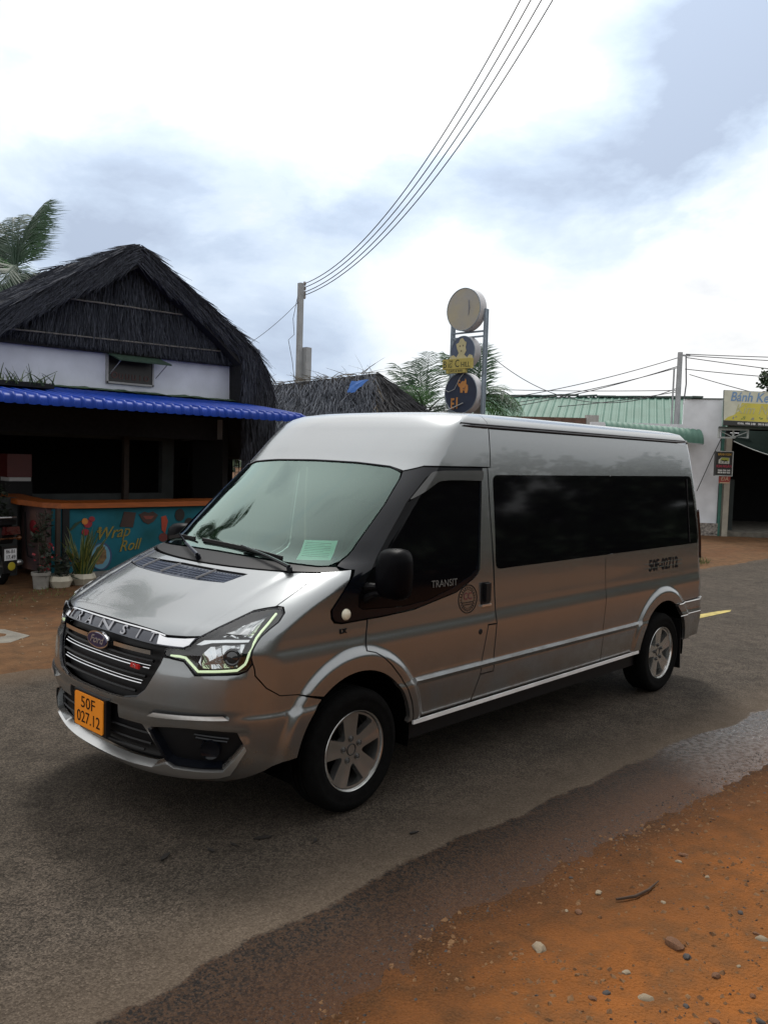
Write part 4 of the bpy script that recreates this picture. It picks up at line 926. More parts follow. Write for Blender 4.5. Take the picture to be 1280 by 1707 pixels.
        for k in range(5):
            t = R(97 + 72 * k); m = MB(); c = Vector(E((.064 * math.cos(t), .064 * math.sin(t)), .0)); m.lathe([(.0165, .0735), (.0185, .0745), (.0165, .0755)], c, (0, -1, 0), 14, ref=(1, 0, 0)); m.lathe([(0, .071), (.016, .071), (.0165, .0748)], c, (0, -1, 0), 12, ref=(1, 0, 0)); m.lathe([(0, .086), (.008, .086), (.010, .083), (.010, .071)], c, (0, -1, 0), 6, ref=(1, 0, 0)); build('lug_nut', F(m), plastic if False else mat('steel_nut', (.10, .10, .10), rough=.3, metal=.8), root)
    for cx in (0, 3.75):
        for sy in (1, -1): make_wheel(cx, sy, True)
    return v
build_van()

# ================================================================ surroundings
RD = Vector((.6895, -.7243, 0)); VD = Vector((.7243, .6895, 0)); EYE = Vector((-3.2638, -4.2242, 0))
def fr(a, d, z=0.): return EYE + RD * a + VD * d + Vector((0, 0, z))      # frame of the buildings down the road
X3, Y3, Z3 = Vector((1, 0, 0)), Vector((0, 1, 0)), Vector((0, 0, 1))
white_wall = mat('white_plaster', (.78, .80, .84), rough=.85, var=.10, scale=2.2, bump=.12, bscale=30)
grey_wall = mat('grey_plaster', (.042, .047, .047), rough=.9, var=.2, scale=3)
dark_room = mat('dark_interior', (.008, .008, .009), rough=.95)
thatch_m = mat('weathered_thatch', (.014, .016, .022), rough=.9, var=.5, scale=7, col2=(.066, .074, .098), stretch=(9, 9, .9))
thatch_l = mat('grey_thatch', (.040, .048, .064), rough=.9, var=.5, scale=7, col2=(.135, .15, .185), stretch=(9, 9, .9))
thatch_core = mat('thatch_core', (.010, .010, .012), rough=.95, var=.4, scale=20)
bamboo = mat('bamboo', (.13, .12, .11), rough=.7, var=.2, scale=15)
bluem = mat('blue_sheet', (.003, .032, .25), rough=.5, var=.15, scale=4, spec=.18)
darkgreen = mat('dark_green_canvas', (.012, .035, .022), rough=.8, var=.3, scale=10)
wood_dark = mat('dark_wood', (.03, .018, .012), rough=.7, var=.3, scale=10)
def strands(mb, rnd, p, d, ln, w, bend=.15, seg=2, n=None):
    d = d.normalized(); s = d.cross(Vector((rnd.uniform(-1, 1), rnd.uniform(-1, 1), .3))).normalized(); c = Vector((rnd.uniform(-bend, bend), rnd.uniform(-bend, bend), rnd.uniform(-bend, bend * .3))) * ln
    pts = [p + d * ln * k / seg + c * (k / seg) ** 2 for k in range(seg + 1)]; vs = []
    for k, q in enumerate(pts): ww = w * (1 - .75 * k / seg); vs += [q - s * ww, q + s * ww]
    mb.add(vs, [(2 * k, 2 * k + 1, 2 * k + 3, 2 * k + 2) for k in range(seg)])

def house():
    h = empty('thatched_house', (4.1, 8.6, 0), 'white walled bar house under a big dark thatched gable, with a blue awning', 'house')
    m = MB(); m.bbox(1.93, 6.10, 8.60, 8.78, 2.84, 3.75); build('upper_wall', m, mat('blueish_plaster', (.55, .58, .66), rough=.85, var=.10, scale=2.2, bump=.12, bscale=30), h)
    m = MB(); m.bbox(1.93, 6.10, 8.78, 8.84, 2.2, 2.6); build('lintel', m, thatch_core, h)
    # thick roof slopes
    out = [(.2, 3.02), (1.55, 3.80), (3.0, 4.66), (3.90, 5.22), (4.02, 5.26), (4.14, 5.20), (5.15, 4.62), (6.0, 4.12), (6.42, 3.80), (6.66, 3.42), (6.78, 2.95), (6.80, 2.35), (6.78, 1.85)]
    inn = [(6.45, 1.90), (6.10, 2.30), (6.08, 3.55), (5.75, 3.80), (4.95, 4.38), (4.05, 4.93), (3.05, 4.38), (1.75, 3.60), (.3, 2.75)]
    m = MB(); k = len(out); poly = out + inn
    # split the slab in convex-ish quads
    oo = out; ii = [inn[-1], inn[-2], inn[-3], inn[-4], inn[-4], inn[-4], inn[-5], inn[-6], inn[-6], inn[-7], inn[-7], inn[-8], inn[-9]]
    for y0, y1 in ((8.24, 15.0),):
        vs = [(x, y0, z) for x, z in oo] + [(x, y0, z) for x, z in ii] + [(x, y1, z) for x, z in oo] + [(x, y1, z) for x, z in ii]; n = len(oo); fs = []
        for i in range(n - 1):
            if ii[i] == ii[i + 1]: fs += [(i, i + 1, n + i), (2 * n + i, 2 * n + i + 1, 3 * n + i)]
            else: fs += [(i, i + 1, n + i + 1, n + i), (2 * n + i, 2 * n + i + 1, 3 * n + i + 1, 3 * n + i), (n + i, n + i + 1, 3 * n + i + 1, 3 * n + i)]
            fs.append((i, i + 1, 2 * n + i + 1, 2 * n + i))
        fs += [(0, n, 3 * n, 2 * n), (n - 1, 2 * n - 1, 4 * n - 1, 3 * n - 1)]
        m.add(vs, fs)
    roof = build('roof', m, thatch_core, h)
    rnd = random.Random(4); m = MB()
    seg = [(Vector((a[0], 0, a[1])), Vector((b[0], 0, b[1]))) for a, b in zip(out[:-1], out[1:])]; lens = [(b - a).length for a, b in seg]; tot = sum(lens)
    for _ in range(9500):
        t = rnd.random() * tot; i = 0
        while t > lens[i]: t -= lens[i]; i += 1
        a, b = seg[i]; p = a + (b - a) * (t / lens[i]); dirn = (b - a).normalized()
        if p.x < 4.02: dirn = -dirn
        inward = Vector((-dirn.z, 0, dirn.x)); inward = inward if inward.z < 0 else -inward; p = p - inward * (.045 * nz(p.x, 0, 1.9, 5.) + .03 * nz(p.x, 2, 6., 8.))
        if rnd.random() < .45:   # front face of the slab
            q = p + inward * rnd.random() ** 1.2 * .27; q.y = 8.23 - rnd.random() * .03
            strands(m, rnd, q, dirn + Vector((rnd.gauss(0, .10), -.06, -.16 + rnd.gauss(0, .10))) + inward * .06, rnd.uniform(.2, .42), rnd.uniform(.006, .012), .1)
        else:
            q = p.copy(); q.y = 8.20 + rnd.random() ** 2 * 3.5
            strands(m, rnd, q - inward * .01, dirn + Vector((0, rnd.gauss(0, .20) - .10, 0)) - inward * (.012 if rnd.random() < .97 else .09), rnd.uniform(.25, .5), rnd.uniform(.006, .013), .05)
    for _ in range(1300):
        z = rnd.uniform(2.0, 3.9); x = rnd.uniform(6.08, 6.74 if z < 3.2 else 6.45); strands(m, rnd, Vector((x, 8.22 - rnd.random() * .04, z)), Vector((rnd.gauss(.04, .12), -.03, -1)), rnd.uniform(.25, .5), rnd.uniform(.007, .013), .12)
    tag(build('thatch', m, thatch_m, h), kind='stuff')
    # hanging gable infill, battens
    def zg(x): return 4.98 - .60 * abs(x - 4.05)
    m = MB(); m.prism([(1.6, 3.50), (6.05, 3.55), (6.05, 3.74), (4.05, 4.98), (1.6, 3.52)], (0, 8.50, 0), X3, Z3, .10, n=(0, 1, 0)); build('gable_core', m, thatch_core, h)
    m = MB()
    for _ in range(5200):
        x = rnd.uniform(1.6, 6.0); top = zg(x); row = rnd.choice((0, 1, 2)); z = {0: rnd.uniform(3.80, 4.1), 1: rnd.uniform(3.95, 4.4), 2: rnd.uniform(4.3, 5.0)}[row]
        if z > top: continue
        strands(m, rnd, Vector((x, 8.49 - rnd.random() * .04, z)), Vector(((x - 4.05) * .13 + rnd.gauss(0, .14), -.06 - .06 * rnd.random(), -1)), min(rnd.uniform(.25, .6), z - 3.56), rnd.uniform(.006, .014), .10)
    for _ in range(1500):
        x = rnd.uniform(1.7, 6.05); strands(m, rnd, Vector((x, 8.48, 3.72 + rnd.random() * .08)), Vector((rnd.gauss(0, .12), -.03, -1)), rnd.uniform(.10, .20), rnd.uniform(.006, .012), .1)
    tag(build('gable_thatch', m, thatch_m, h), kind='stuff')
    for x0, z0, x1, z1 in ((2.95, 4.27, 4.95, 4.31), (2.0, 3.69, 5.75, 3.78)):
        m = MB(); m.tube([(x0 + (x1 - x0) * k / 8, 8.42, z0 + (z1 - z0) * k / 8 + .008 * nz(k, x0, 1.3)) for k in range(9)], .014, 6); build('batten', m, bamboo, h)
    # sign window with its little canopy
    m = MB(); m.bbox(3.67, 4.47, 8.565, 8.60, 3.08, 3.50); w = build('sign_window', m, mat('near_black_board', (.010, .010, .010), rough=.4), h)
    m = MB()
    for x0, x1, z0, z1 in ((3.64, 3.67, 3.05, 3.52), (4.47, 4.50, 3.05, 3.52), (3.64, 4.50, 3.05, 3.08)): m.bbox(x0, x1, 8.55, 8.60, z0, z1)
    build('frame', m, mat('grey_frame', (.30, .30, .30)), w)
    m = MB()
    for k, ch in enumerate('ouuuıo'):
        letter(m, ch, (3.78 + .116 * k, 8.562, 3.19 if k else 3.21), (1, 0, 0), (0, 0, 1), .20 if k else .24, depth=.004)
    build('lettering', m, mat('rust_letters', (.07, .025, .02)), w)
    m = MB(); m.add([(3.62, 8.58, 3.555), (4.56, 8.58, 3.555), (4.62, 8.20, 3.42), (3.66, 8.20, 3.42), (3.62, 8.58, 3.535), (4.56, 8.58, 3.535), (4.62, 8.20, 3.395), (3.66, 8.20, 3.395)], [(0, 1, 2, 3), (7, 6, 5, 4), (3, 2, 6, 7), (0, 3, 7, 4), (1, 5, 6, 2)]); build('window_canopy', m, darkgreen, h)
    for x in (3.70, 4.54):
        m = MB(); m.tube([(x, 8.56, 3.2), (x, 8.22, 3.40)], .008, 5); build('canopy_strut', m, mat('grey_frame', (.3, .3, .3)), h)
    # back wall of the open bar, with its dark hatch and doorway
    m = MB(); y = 9.6
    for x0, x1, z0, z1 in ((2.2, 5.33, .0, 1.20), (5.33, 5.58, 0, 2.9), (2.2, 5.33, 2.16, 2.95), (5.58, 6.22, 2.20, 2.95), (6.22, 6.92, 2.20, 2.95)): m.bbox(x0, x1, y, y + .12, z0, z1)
    build('back_wall', m, grey_wall, h)
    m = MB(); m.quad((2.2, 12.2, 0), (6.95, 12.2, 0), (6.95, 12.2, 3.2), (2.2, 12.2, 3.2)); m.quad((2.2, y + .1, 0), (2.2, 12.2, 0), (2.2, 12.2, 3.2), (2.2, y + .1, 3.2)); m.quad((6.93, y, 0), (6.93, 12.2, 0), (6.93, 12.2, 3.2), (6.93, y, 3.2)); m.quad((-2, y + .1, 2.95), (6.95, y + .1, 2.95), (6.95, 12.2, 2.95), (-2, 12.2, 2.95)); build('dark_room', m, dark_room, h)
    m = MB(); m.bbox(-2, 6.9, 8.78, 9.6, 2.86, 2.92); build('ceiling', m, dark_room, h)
    m = MB(); m.bbox(4.50, 4.60, 9.50, 9.58, 0, 2.4); build('post', m, wood_dark, h)
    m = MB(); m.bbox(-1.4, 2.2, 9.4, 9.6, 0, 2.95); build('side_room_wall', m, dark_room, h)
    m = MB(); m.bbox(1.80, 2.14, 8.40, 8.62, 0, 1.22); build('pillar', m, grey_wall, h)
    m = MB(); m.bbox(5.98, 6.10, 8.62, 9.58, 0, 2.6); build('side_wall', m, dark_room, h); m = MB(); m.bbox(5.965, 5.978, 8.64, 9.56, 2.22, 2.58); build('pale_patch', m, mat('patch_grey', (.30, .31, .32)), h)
    # blue corrugated awning
    m = MB(); ribs = []; x = -1.6
    xs_ = np.arange(-1.6, 6.22, .0125); prof_ = [(8.55, 2.89), (7.6, 2.775), (6.72, 2.655), (6.62, 2.640), (6.585, 2.605), (6.575, 2.55), (6.575, 2.52)]
    for xx in xs_:
        ph = ((xx % .155) / .155 - .5) * 2; hh = .030 * max(0, 1 - (ph / .42) ** 2) ** .7
        for j, (yy, zz) in enumerate(prof_):
            k_ = min(1, j / 4.); m.v.append((xx, yy - hh * (1 if j > 3 else 0) * .9, zz + hh * (1 if j < 4 else .35)))
    nP = len(prof_); nX = len(xs_)
    m.f = [(i * nP + j, (i + 1) * nP + j, (i + 1) * nP + j + 1, i * nP + j + 1) for i in range(nX - 1) for j in range(nP - 1)]
    aw = build('awning', m, bluem, h, smooth=True, angle=50)
    for yy, zz in ((6.66, 2.60), (7.6, 2.76)):
        m = MB(); m.beam((-1.6, yy, zz), (6.2, yy, zz), .04, .05); build('awning_rail', m, dark_room, aw)
    m = MB(); pts = np.linspace(2.3, 6.10, 40); vs = []
    for xx in pts: w_ = .03 * nz(xx, 0, 2.2) + .02 * nz(xx, 3, 6); vs += [(xx, 8.585, 2.89 + w_ * .3), (xx, 8.57, 2.955 + w_), (xx, 8.35, 2.915 + w_ * .6)]
    m.add(vs, [(3 * i + j, 3 * i + 3 + j, 3 * i + 4 + j, 3 * i + 1 + j) for i in range(39) for j in range(2)]); build('tarpaulin_flashing', m, mat('moss_green_tarp', (.035, .075, .035), rough=.85, var=.4, scale=8), aw)
house()
def leafy(name, pts, n, ln, mt, label, cat, par=None, w=.02, group=None):
    rnd = random.Random(int(sum(q[0][0] for q in pts) * 97)); m = MB()
    for (c, r) in pts:
        for _ in range(n):
            p = Vector(c) + Vector((rnd.gauss(0, r), rnd.gauss(0, r), rnd.gauss(0, r * .7))); d = Vector((rnd.gauss(0, 1), rnd.gauss(0, 1), rnd.gauss(.2, .7))).normalized(); s = d.cross(Vector((rnd.gauss(0, 1), rnd.gauss(0, 1), rnd.gauss(0, 1)))).normalized() * w; l = ln * rnd.uniform(.6, 1.2)
            m.add([p, p + d * l * .5 + s, p + d * l, p + d * l * .5 - s], [(0, 1, 2, 3)])
    o = build(name, m, mt, par)
    return o
fern = mat('fern_green', (.018, .040, .010), rough=.6, var=.5, scale=9, col2=(.05, .08, .02))
def fernpot():
    t = empty('roof_plant', (2.2, 7.6, 2.80), 'spiky dark green plant growing on the blue awning roof', 'plant'); rnd = random.Random(5); m = MB()
    for _ in range(90): strands(m, rnd, Vector((rnd.uniform(1.1, 2.22), rnd.uniform(7.3, 7.8), 2.82)), Vector((rnd.gauss(0, .5), rnd.gauss(0, .4), 1)), rnd.uniform(.12, .30), rnd.uniform(.010, .018), .5, 3)
    build('foliage', m, fern, t)
    m = MB(); m.bbox(1.1, 2.2, 7.35, 7.75, 2.795, 2.86); build('soil', m, dark_room, t)
fernpot()
def lantern():
    t = empty('hanging_lantern', (5.37, 8.95, 2.16), 'tall dark lantern hanging in front of the bar wall', 'lantern')
    m = MB(); m.lathe([(0, .0), (.10, .02), (.12, .10), (.12, .36), (.08, .44), (.02, .50), (0, .5)], (5.37, 8.95, 2.16), n=12); build('body', m, dark_room, t, smooth=True, angle=40)
    m = MB(); m.tube([(5.37, 8.95, 2.64), (5.37, 8.95, 2.88)], .008, 5); build('cord', m, dark_room, t)
lantern()
def redcase():
    t = empty('red_cabinet', (2.42, 9.1, 0), 'dark red drinks cabinet with a pale shelf edge inside the bar', 'cabinet')
    m = MB(); m.bbox(2.24, 2.62, 9.0, 9.35, 1.50, 1.86); build('upper_box', m, mat('deep_red', (.07, .006, .005), rough=.5), t)
    m = MB(); m.bbox(2.26, 2.60, 8.98, 9.3, 1.44, 1.497); build('shelf_edge', m, mat('pale_grey', (.4, .4, .4)), t)
    m = MB(); m.bbox(2.22, 2.64, 9.02, 9.35, 0, 1.437); build('lower_box', m, dark_room, t)
redcase()
# ---- bar counter with its painted front
def counter():
    c = empty('bar_counter', (3.9, 7.7, 0), 'teal painted bar counter with an orange wooden top beneath the blue awning', 'bar counter')
    teal = mat('teal_paint', (.007, .075, .090), rough=.7, var=.25, scale=2.2, col2=(.011, .12, .17), spec=.2)
    m = MB(); m.bbox(2.36, 5.8, 7.60, 7.75, .14, 1.085); build('front_panel', m, teal, c)
    m = MB(); m.bbox(2.30, 5.82, 7.57, 7.80, 0, .137); build('plinth', m, mat('grey_render', (.17, .17, .165), rough=.9, var=.2, scale=4), c)
    pinkm = mat('faded_pink_panel', (.16, .085, .07), rough=.7, var=.3, scale=3, col2=(.075, .060, .075))
    m = MB(); m.bbox(2.29, 2.355, 7.76, 8.6, .14, 1.10); sp_ = build('side_panel', m, pinkm, c)
    m = MB(); m.sphere((2.28, 8.18, .80), .11, 10, 6, (.15, 1.1, .9)); m.sphere((2.28, 8.05, .76), .06, 8, 5, (.15, 1.1, .9)); build('painted_flower', m, mat('crimson', (.22, .012, .02)), sp_, smooth=True)
    m = MB(); m.tube([(2.275, 8.45, 1.0), (2.275, 8.42, .6), (2.275, 8.36, .35), (2.275, 8.2, .33)], .012, 5); build('painted_stem', m, dark_room, sp_)
    m = MB(); top = [(2.02, 9.0), (2.05, 8.2), (2.22, 7.75), (2.42, 7.56), (2.8, 7.50), (3.6, 7.49), (5.9, 7.49), (5.9, 7.95), (2.7, 7.95), (2.45, 8.2), (2.42, 9.0)]
    def ztop(x, y): return 1.10 + .06 * max(0, (y - 7.6) / 1.2)
    n = len(top); m.add([(x, y, ztop(x, y)) for x, y in top] + [(x, y, ztop(x, y) + .075) for x, y in top], [(i, (i + 1) % n, n + (i + 1) % n, n + i) for i in range(n)] + [(0, 1, 2, 9, 10), (2, 3, 8, 9), (3, 4, 5, 8), (5, 6, 7, 8)] + [tuple(n + i for i in f) for f in ((0, 1, 2, 9, 10), (2, 3, 8, 9), (3, 4, 5, 8), (5, 6, 7, 8))])
    build('top', m, mat('orange_timber', (.28, .068, .007), rough=.5, var=.2, scale=3, stretch=(1, 8, 8)), c)
    for x in (2.31, 2.37):
        m = MB(); m.bbox(x - .03, x + .03, 7.55 if x > 2.35 else 8.62, 7.60 if x > 2.35 else 8.68, .12, 1.10); build('corner_post', m, dark_room if x < 2.35 else wood_dark, c)
    m = MB(); m.bbox(2.44, 2.54, 7.56, 7.597, .14, 1.10); build('corner_post', m, dark_room, c)
    ym = mat('mustard_letters', (.20, .15, .02), rough=.6)
    for s_, x, z, sz in (('Wrap', 3.24, .71, .26), ('Roll', 3.52, .50, .24)):
        m = MB(); letter(m, s_, (x, 7.592, z), (1, 0, .08), (0, 0, 1), sz, shear=.35, depth=.014, xscale=.92); build('lettering', m, ym, c)
    m = MB(); letter(m, '&', (3.02, 7.592, .76), (1, 0, 0), (0, 0, 1), .13, shear=.3, depth=.012); build('lettering', m, ym, c)
    Q = 7.594
    def art(name, poly, mt, th=.006):
        m = MB(); m.prism(poly, (0, Q, 0), X3, Z3, th, n=(0, -1, 0)); return build(name, m, mt, c)
    el = lambda cx, cz, a, b, n=18, r=0: [(cx + a * math.cos(t) * math.cos(r) - b * math.sin(t) * math.sin(r), cz + a * math.cos(t) * math.sin(r) + b * math.sin(t) * math.cos(r)) for t in [2 * math.pi * k / n for k in range(n)]]
    art('painted_menu', [(3.36, .80), (3.58, .78), (3.63, 1.01), (3.43, 1.03)], mat('brown_paint', (.035, .016, .012)))
    art('painted_lips', [(3.68, .98), (3.78, 1.02), (3.85, 1.0), (3.93, 1.02), (4.02, .96), (3.94, .86), (3.85, .82), (3.76, .86)], mat('brown_paint', (.035, .016, .012)))
    art('painted_mouth', [(3.75, .955), (3.95, .95), (3.9, .90), (3.8, .90)], mat('dull_red', (.14, .03, .02)), .009)
    art('painted_carrot', [(4.08, .93), (4.16, .95), (4.20, .86), (4.15, .66), (4.09, .72)], mat('carrot_red', (.30, .035, .012)))
    art('painted_tomato', el(4.12, .60, .08, .07), mat('dark_tomato', (.10, .015, .012)))
    art('painted_plate', el(3.06, .36, .17, .21, 24), mat('plate_rim', (.03, .05, .12)))
    art('painted_plate', el(3.05, .36, .150, .19, 24), mat('plate_blue', (.10, .25, .34)), .009)
    art('painted_food', [(2.93, .36), (2.98, .50), (3.07, .54), (3.13, .45), (3.14, .33), (3.08, .25), (2.98, .24)], mat('food_brown', (.16, .10, .04), var=.5, scale=20), .012)
    fm = mat('crimson', (.22, .012, .02))
    for (x, z, r) in ((2.84, .86, .07), (2.80, .74, .06), (2.90, .93, .05), (2.62, .37, .08)): art('painted_blossom', el(x, z, r, r * .85, 9), fm, .008)
    art('painted_blossom', el(2.79, .90, .05, .05, 8), mat('orange_petal', (.40, .14, .02)), .010)
    art('painted_leaf', [(2.5, .72), (2.62, .80), (2.76, .92), (2.64, .88)], mat('leaf_paint', (.01, .035, .015)), .006)
    for x, z in ((4.42, .95), (4.60, .80)): art('painted_pot', el(x, z, .09, .1), mat('near_black_board', (.01, .01, .01)))
counter()
# ---- flower pots
def pot_plain():
    t = empty('flower_pot', (1.92, 7.12, 0), 'plain grey round flower pot, furthest from the van of the three pots', 'flower pot', 'pots in front of the bar counter')
    m = MB(); m.lathe([(0, 0), (.095, 0), (.115, .22), (.13, .225), (.13, .265), (.11, .265), (.10, .22), (0, .21)], (1.92, 7.12, 0), n=20); build('pot', m, mat('grey_pot', (.22, .21, .19), rough=.85, var=.25, scale=6), t, smooth=True, angle=35)
    m = MB(); rnd = random.Random(3)
    for _ in range(10): m.tube([(1.93 + rnd.uniform(-.03, .03), 7.12, .2), (1.94 + rnd.uniform(-.06, .06), 7.14, .7), (1.95 + rnd.uniform(-.1, .1), 7.16, 1.08)], [.012, .010, .006], 5)
    build('stem', m, wood_dark, t)
    o = leafy('foliage', [((1.95 + .05 * math.sin(k), 7.15, .3 + .09 * k), .045) for k in range(9)], 26, .09, mat('dark_leaf', (.012, .020, .010), rough=.6, var=.5), None, None, t, .02)
    o = leafy('blossom', [((1.99, 7.12, .45), .05), ((2.0, 7.1, .62), .04), ((1.98, 7.1, .30), .04)], 14, .04, mat('crimson', (.22, .012, .02)), None, None, t, .018)
pot_plain()
cream = mat('cream_ceramic', (.42, .39, .31), rough=.55, var=.12, scale=5)
def pot_faceted(x, y, r, label):
    t = empty('flower_pot', (x, y, 0), label, 'flower pot', 'pots in front of the bar counter')
    m = MB(); m.lathe([(0, 0), (r * .62, 0), (r * 1.0, .14), (r * .86, .205), (r * .78, .205), (r * .74, .17), (0, .165)], (x, y, 0), n=8, ref=(.92, .38, 0)); build('pot', m, cream, t)
    m = MB(); m.lathe([(0, .172), (r * .75, .172)], (x, y, 0), n=8, ref=(.92, .38, 0)); build('soil', m, dark_room, t)
    return t
t1 = pot_faceted(2.16, 7.05, .165, 'cream eight sided flower pot in the middle, holding dark low leaves')
leafy('foliage', [((2.16, 7.05, .26), .07), ((2.24, 7.10, .36), .08)], 60, .12, mat('dark_leaf', (.012, .02, .01), rough=.6), None, None, t1, .018)
t2 = pot_faceted(2.52, 7.12, .19, 'cream flower pot nearest the van, holding tall yellow edged spear leaves')
def spears(t, c, n):
    rnd = random.Random(8); vg = mat('leaf_deep_green', (.020, .050, .014), rough=.45, var=.35, scale=10); vy = mat('leaf_yellow_edge', (.20, .19, .03), rough=.5, var=.3)
    for k in range(n):
        a = rnd.random() * 6.28; base = Vector(c) + Vector((math.cos(a), math.sin(a), 0)) * rnd.uniform(0, .11); lean = Vector((math.cos(a) * rnd.uniform(.0, .45), math.sin(a) * rnd.uniform(0, .3), 1)).normalized(); ln = rnd.uniform(.35, .80); s = Vector((math.cos(a + 1.4), math.sin(a + 1.4), 0))
        if abs(s.dot(RD)) < .4: s = RD.copy()
        m = MB(); e = MB(); K = 6; w0 = rnd.uniform(.018, .028); V = []; 
        for i in range(K + 1):
            q = i / K; p = base + lean * ln * q + Vector((math.cos(a), math.sin(a), -.2)) * (.10 * q * q * rnd.uniform(.6, 1)); w_ = w0 * (1.0 - q ** 2.5) + .001; nrm = lean.cross(s).normalized() * .004
            V.append((p, w_, nrm))
        m.add([v for p, w_, nr in V for v in (p - s * w_ * .72, p + nr, p + s * w_ * .72)], [(3 * i + j, 3 * i + j + 1, 3 * i + 4 + j, 3 * i + 3 + j) for i in range(K) for j in range(2)])
        for sg in (-1, 1): e.add([v for p, w_, nr in V for v in (p + s * sg * w_ * .72, p + s * sg * w_)], [(2 * i, 2 * i + 1, 2 * i + 3, 2 * i + 2) for i in range(K)])
        lf = build('leaf', m, vg, t); build('leaf_edge', e, vy, lf)
spears(t2, (2.50, 7.12, .17), 34)
# climbing plant on the pillar
vine_o = tag(leafy('climbing_vine', [((1.85 + .03 * math.sin(3 * k), 8.36, .9 + .09 * k), .05) for k in range(6)] + [((1.95, 8.33, 1.0), .05)], 30, .07, mat('dark_leaf', (.012, .02, .01)), None, None, None, .02), 'dark climbing vine on the grey pillar above the motorbike', 'vine')
# ---- parked motorbike seen from behind
def motorbike():
    b = Vector((1.62, 7.74, 0)); t = empty('motorbike', tuple(b), 'black motorbike parked with its white rear number plate towards the road', 'motorbike')
    f = Vector((-.25, .968, 0)).normalized(); s = Vector((f.y, -f.x, 0))           # forward, right
    P = lambda a, c, z: b + f * a + s * c + Vector((0, 0, z))
    blk = mat('bike_black', (.010, .010, .011), rough=.3, coat=.4); chm = mat('steel_dull', (.35, .35, .35), rough=.3, metal=.9)
    for a in (.10, 1.32):
        w = bpy.data.objects.new('wheel', None); COL.objects.link(w); w.parent = t
        m = MB(); m.lathe([(.22, -.04), (.27, -.045), (.295, -.02), (.30, 0), (.295, .02), (.27, .045), (.22, .04)], P(a, 0, .30), tuple(s), 28); build('tyre', m, rubber, w, smooth=True)
        m = MB(); m.lathe([(.215, -.03), (.225, -.02), (.225, .02), (.215, .03)], P(a, 0, .30), tuple(s), 28, closed=True)
        for k in range(6): m.beam(P(a, 0, .30), P(a, 0, .30) + (f * math.cos(k * 1.047) + Z3 * math.sin(k * 1.047)) * .22, .02, .02)
        build('rim', m, chm, w)
    m = MB(); m.prism([(-.12, .62), (.10, .72), (.45, .62), (.95, .50), (1.05, .62), (1.12, .98), (1.02, 1.0), (.85, .66), (.55, .74), (.30, .86), (-.10, .88), (-.20, .80)], b - s * .10, f, Z3, .20, n=tuple(s)); build('body', m, blk, t)
    m = MB(); m.prism([(-.16, .885), (.10, .90), (.40, .83), (.62, .76), (.62, .80), (.40, .90), (.10, .965), (-.18, .955)], b - s * .125, f, Z3, .25, n=tuple(s)); build('seat', m, plastic, t)
    m = MB(); m.tube([P(.15, -.10, .97), P(-.16, -.13, .99), P(-.24, 0, .995), P(-.16, .13, .99), P(.15, .10, .97)], .012, 6); build('grab_rail', m, chm, t)
    m = MB(); m.prism([(-.13, .76), (.13, .76), (.11, .87), (-.11, .87)], P(-.20, 0, 0), s, Z3, .06, n=tuple(-f)); build('tail_light', m, mat('tail_lens', (.05, .006, .006), rough=.15, coat=.8), t)
    m = MB(); m.prism([(-.10, .22), (.10, .22), (.12, .60), (-.12, .60)], P(-.19, 0, 0), s, Z3, .02, n=tuple(-f)); build('mudguard', m, blk, t)
    m = MB(); m.prism([(-.095, .40), (.095, .40), (.095, .56), (-.095, .56)], P(-.215, 0, 0), s, Z3, .006, n=tuple(-f)); pl = build('number_plate', m, mat('plate_white', (.62, .62, .64), rough=.5), t)
    m = MB(); letter(m, '86-B1', P(-.2225, 0, .522), s, Z3, .072, depth=.002, xscale=.9); letter(m, '17.49', P(-.2225, 0, .442), s, Z3, .078, depth=.002, xscale=.9); build('lettering', m, mark_black, pl)
    m = MB(); m.lathe([(0, .004), (.055, .004), (.06, 0)], P(-.215, .02, .315), tuple(-f), 16); rf = build('reflector', m, mat('yellow_reflector', (.40, .33, .03), rough=.3), t)
    for c in (-.17, .17):
        m = MB(); m.sphere(P(-.17, c, .70), .035, 8, 6, (1.2, 1, 1)); m.tube([P(-.17, 0, .70), P(-.17, c, .70)], .012, 6); build('indicator', m, mat('amber_dark', (.12, .04, .01), rough=.3), t, smooth=True)
    m = MB(); m.tube([P(1.05, -.36, 1.02), P(1.0, -.12, 1.06), P(1.0, .12, 1.06), P(1.05, .36, 1.02)], .014, 6); m.tube([P(1.32, 0, .3), P(1.02, 0, 1.04)], .03, 8); build('handlebar', m, chm, t)
    for c in (-.3, .3):
        m = MB(); m.tube([P(1.0, c, 1.04), P(.96, c * 1.25, 1.22)], .007, 5); m.sphere(P(.95, c * 1.3, 1.26), .06, 10, 6, (1, 1, .7)); build('mirror', m, blk, t, smooth=True)
    m = MB(); m.tube([P(.5, .14, .28), P(-.1, .16, .34), P(-.22, .16, .36)], [.03, .045, .045], 10); build('exhaust', m, chm, t, smooth=True)
    m = MB(); m.tube([P(.45, -.1, .25), P(.40, -.22, .02)], .012, 6); build('side_stand', m, plastic, t)
motorbike()

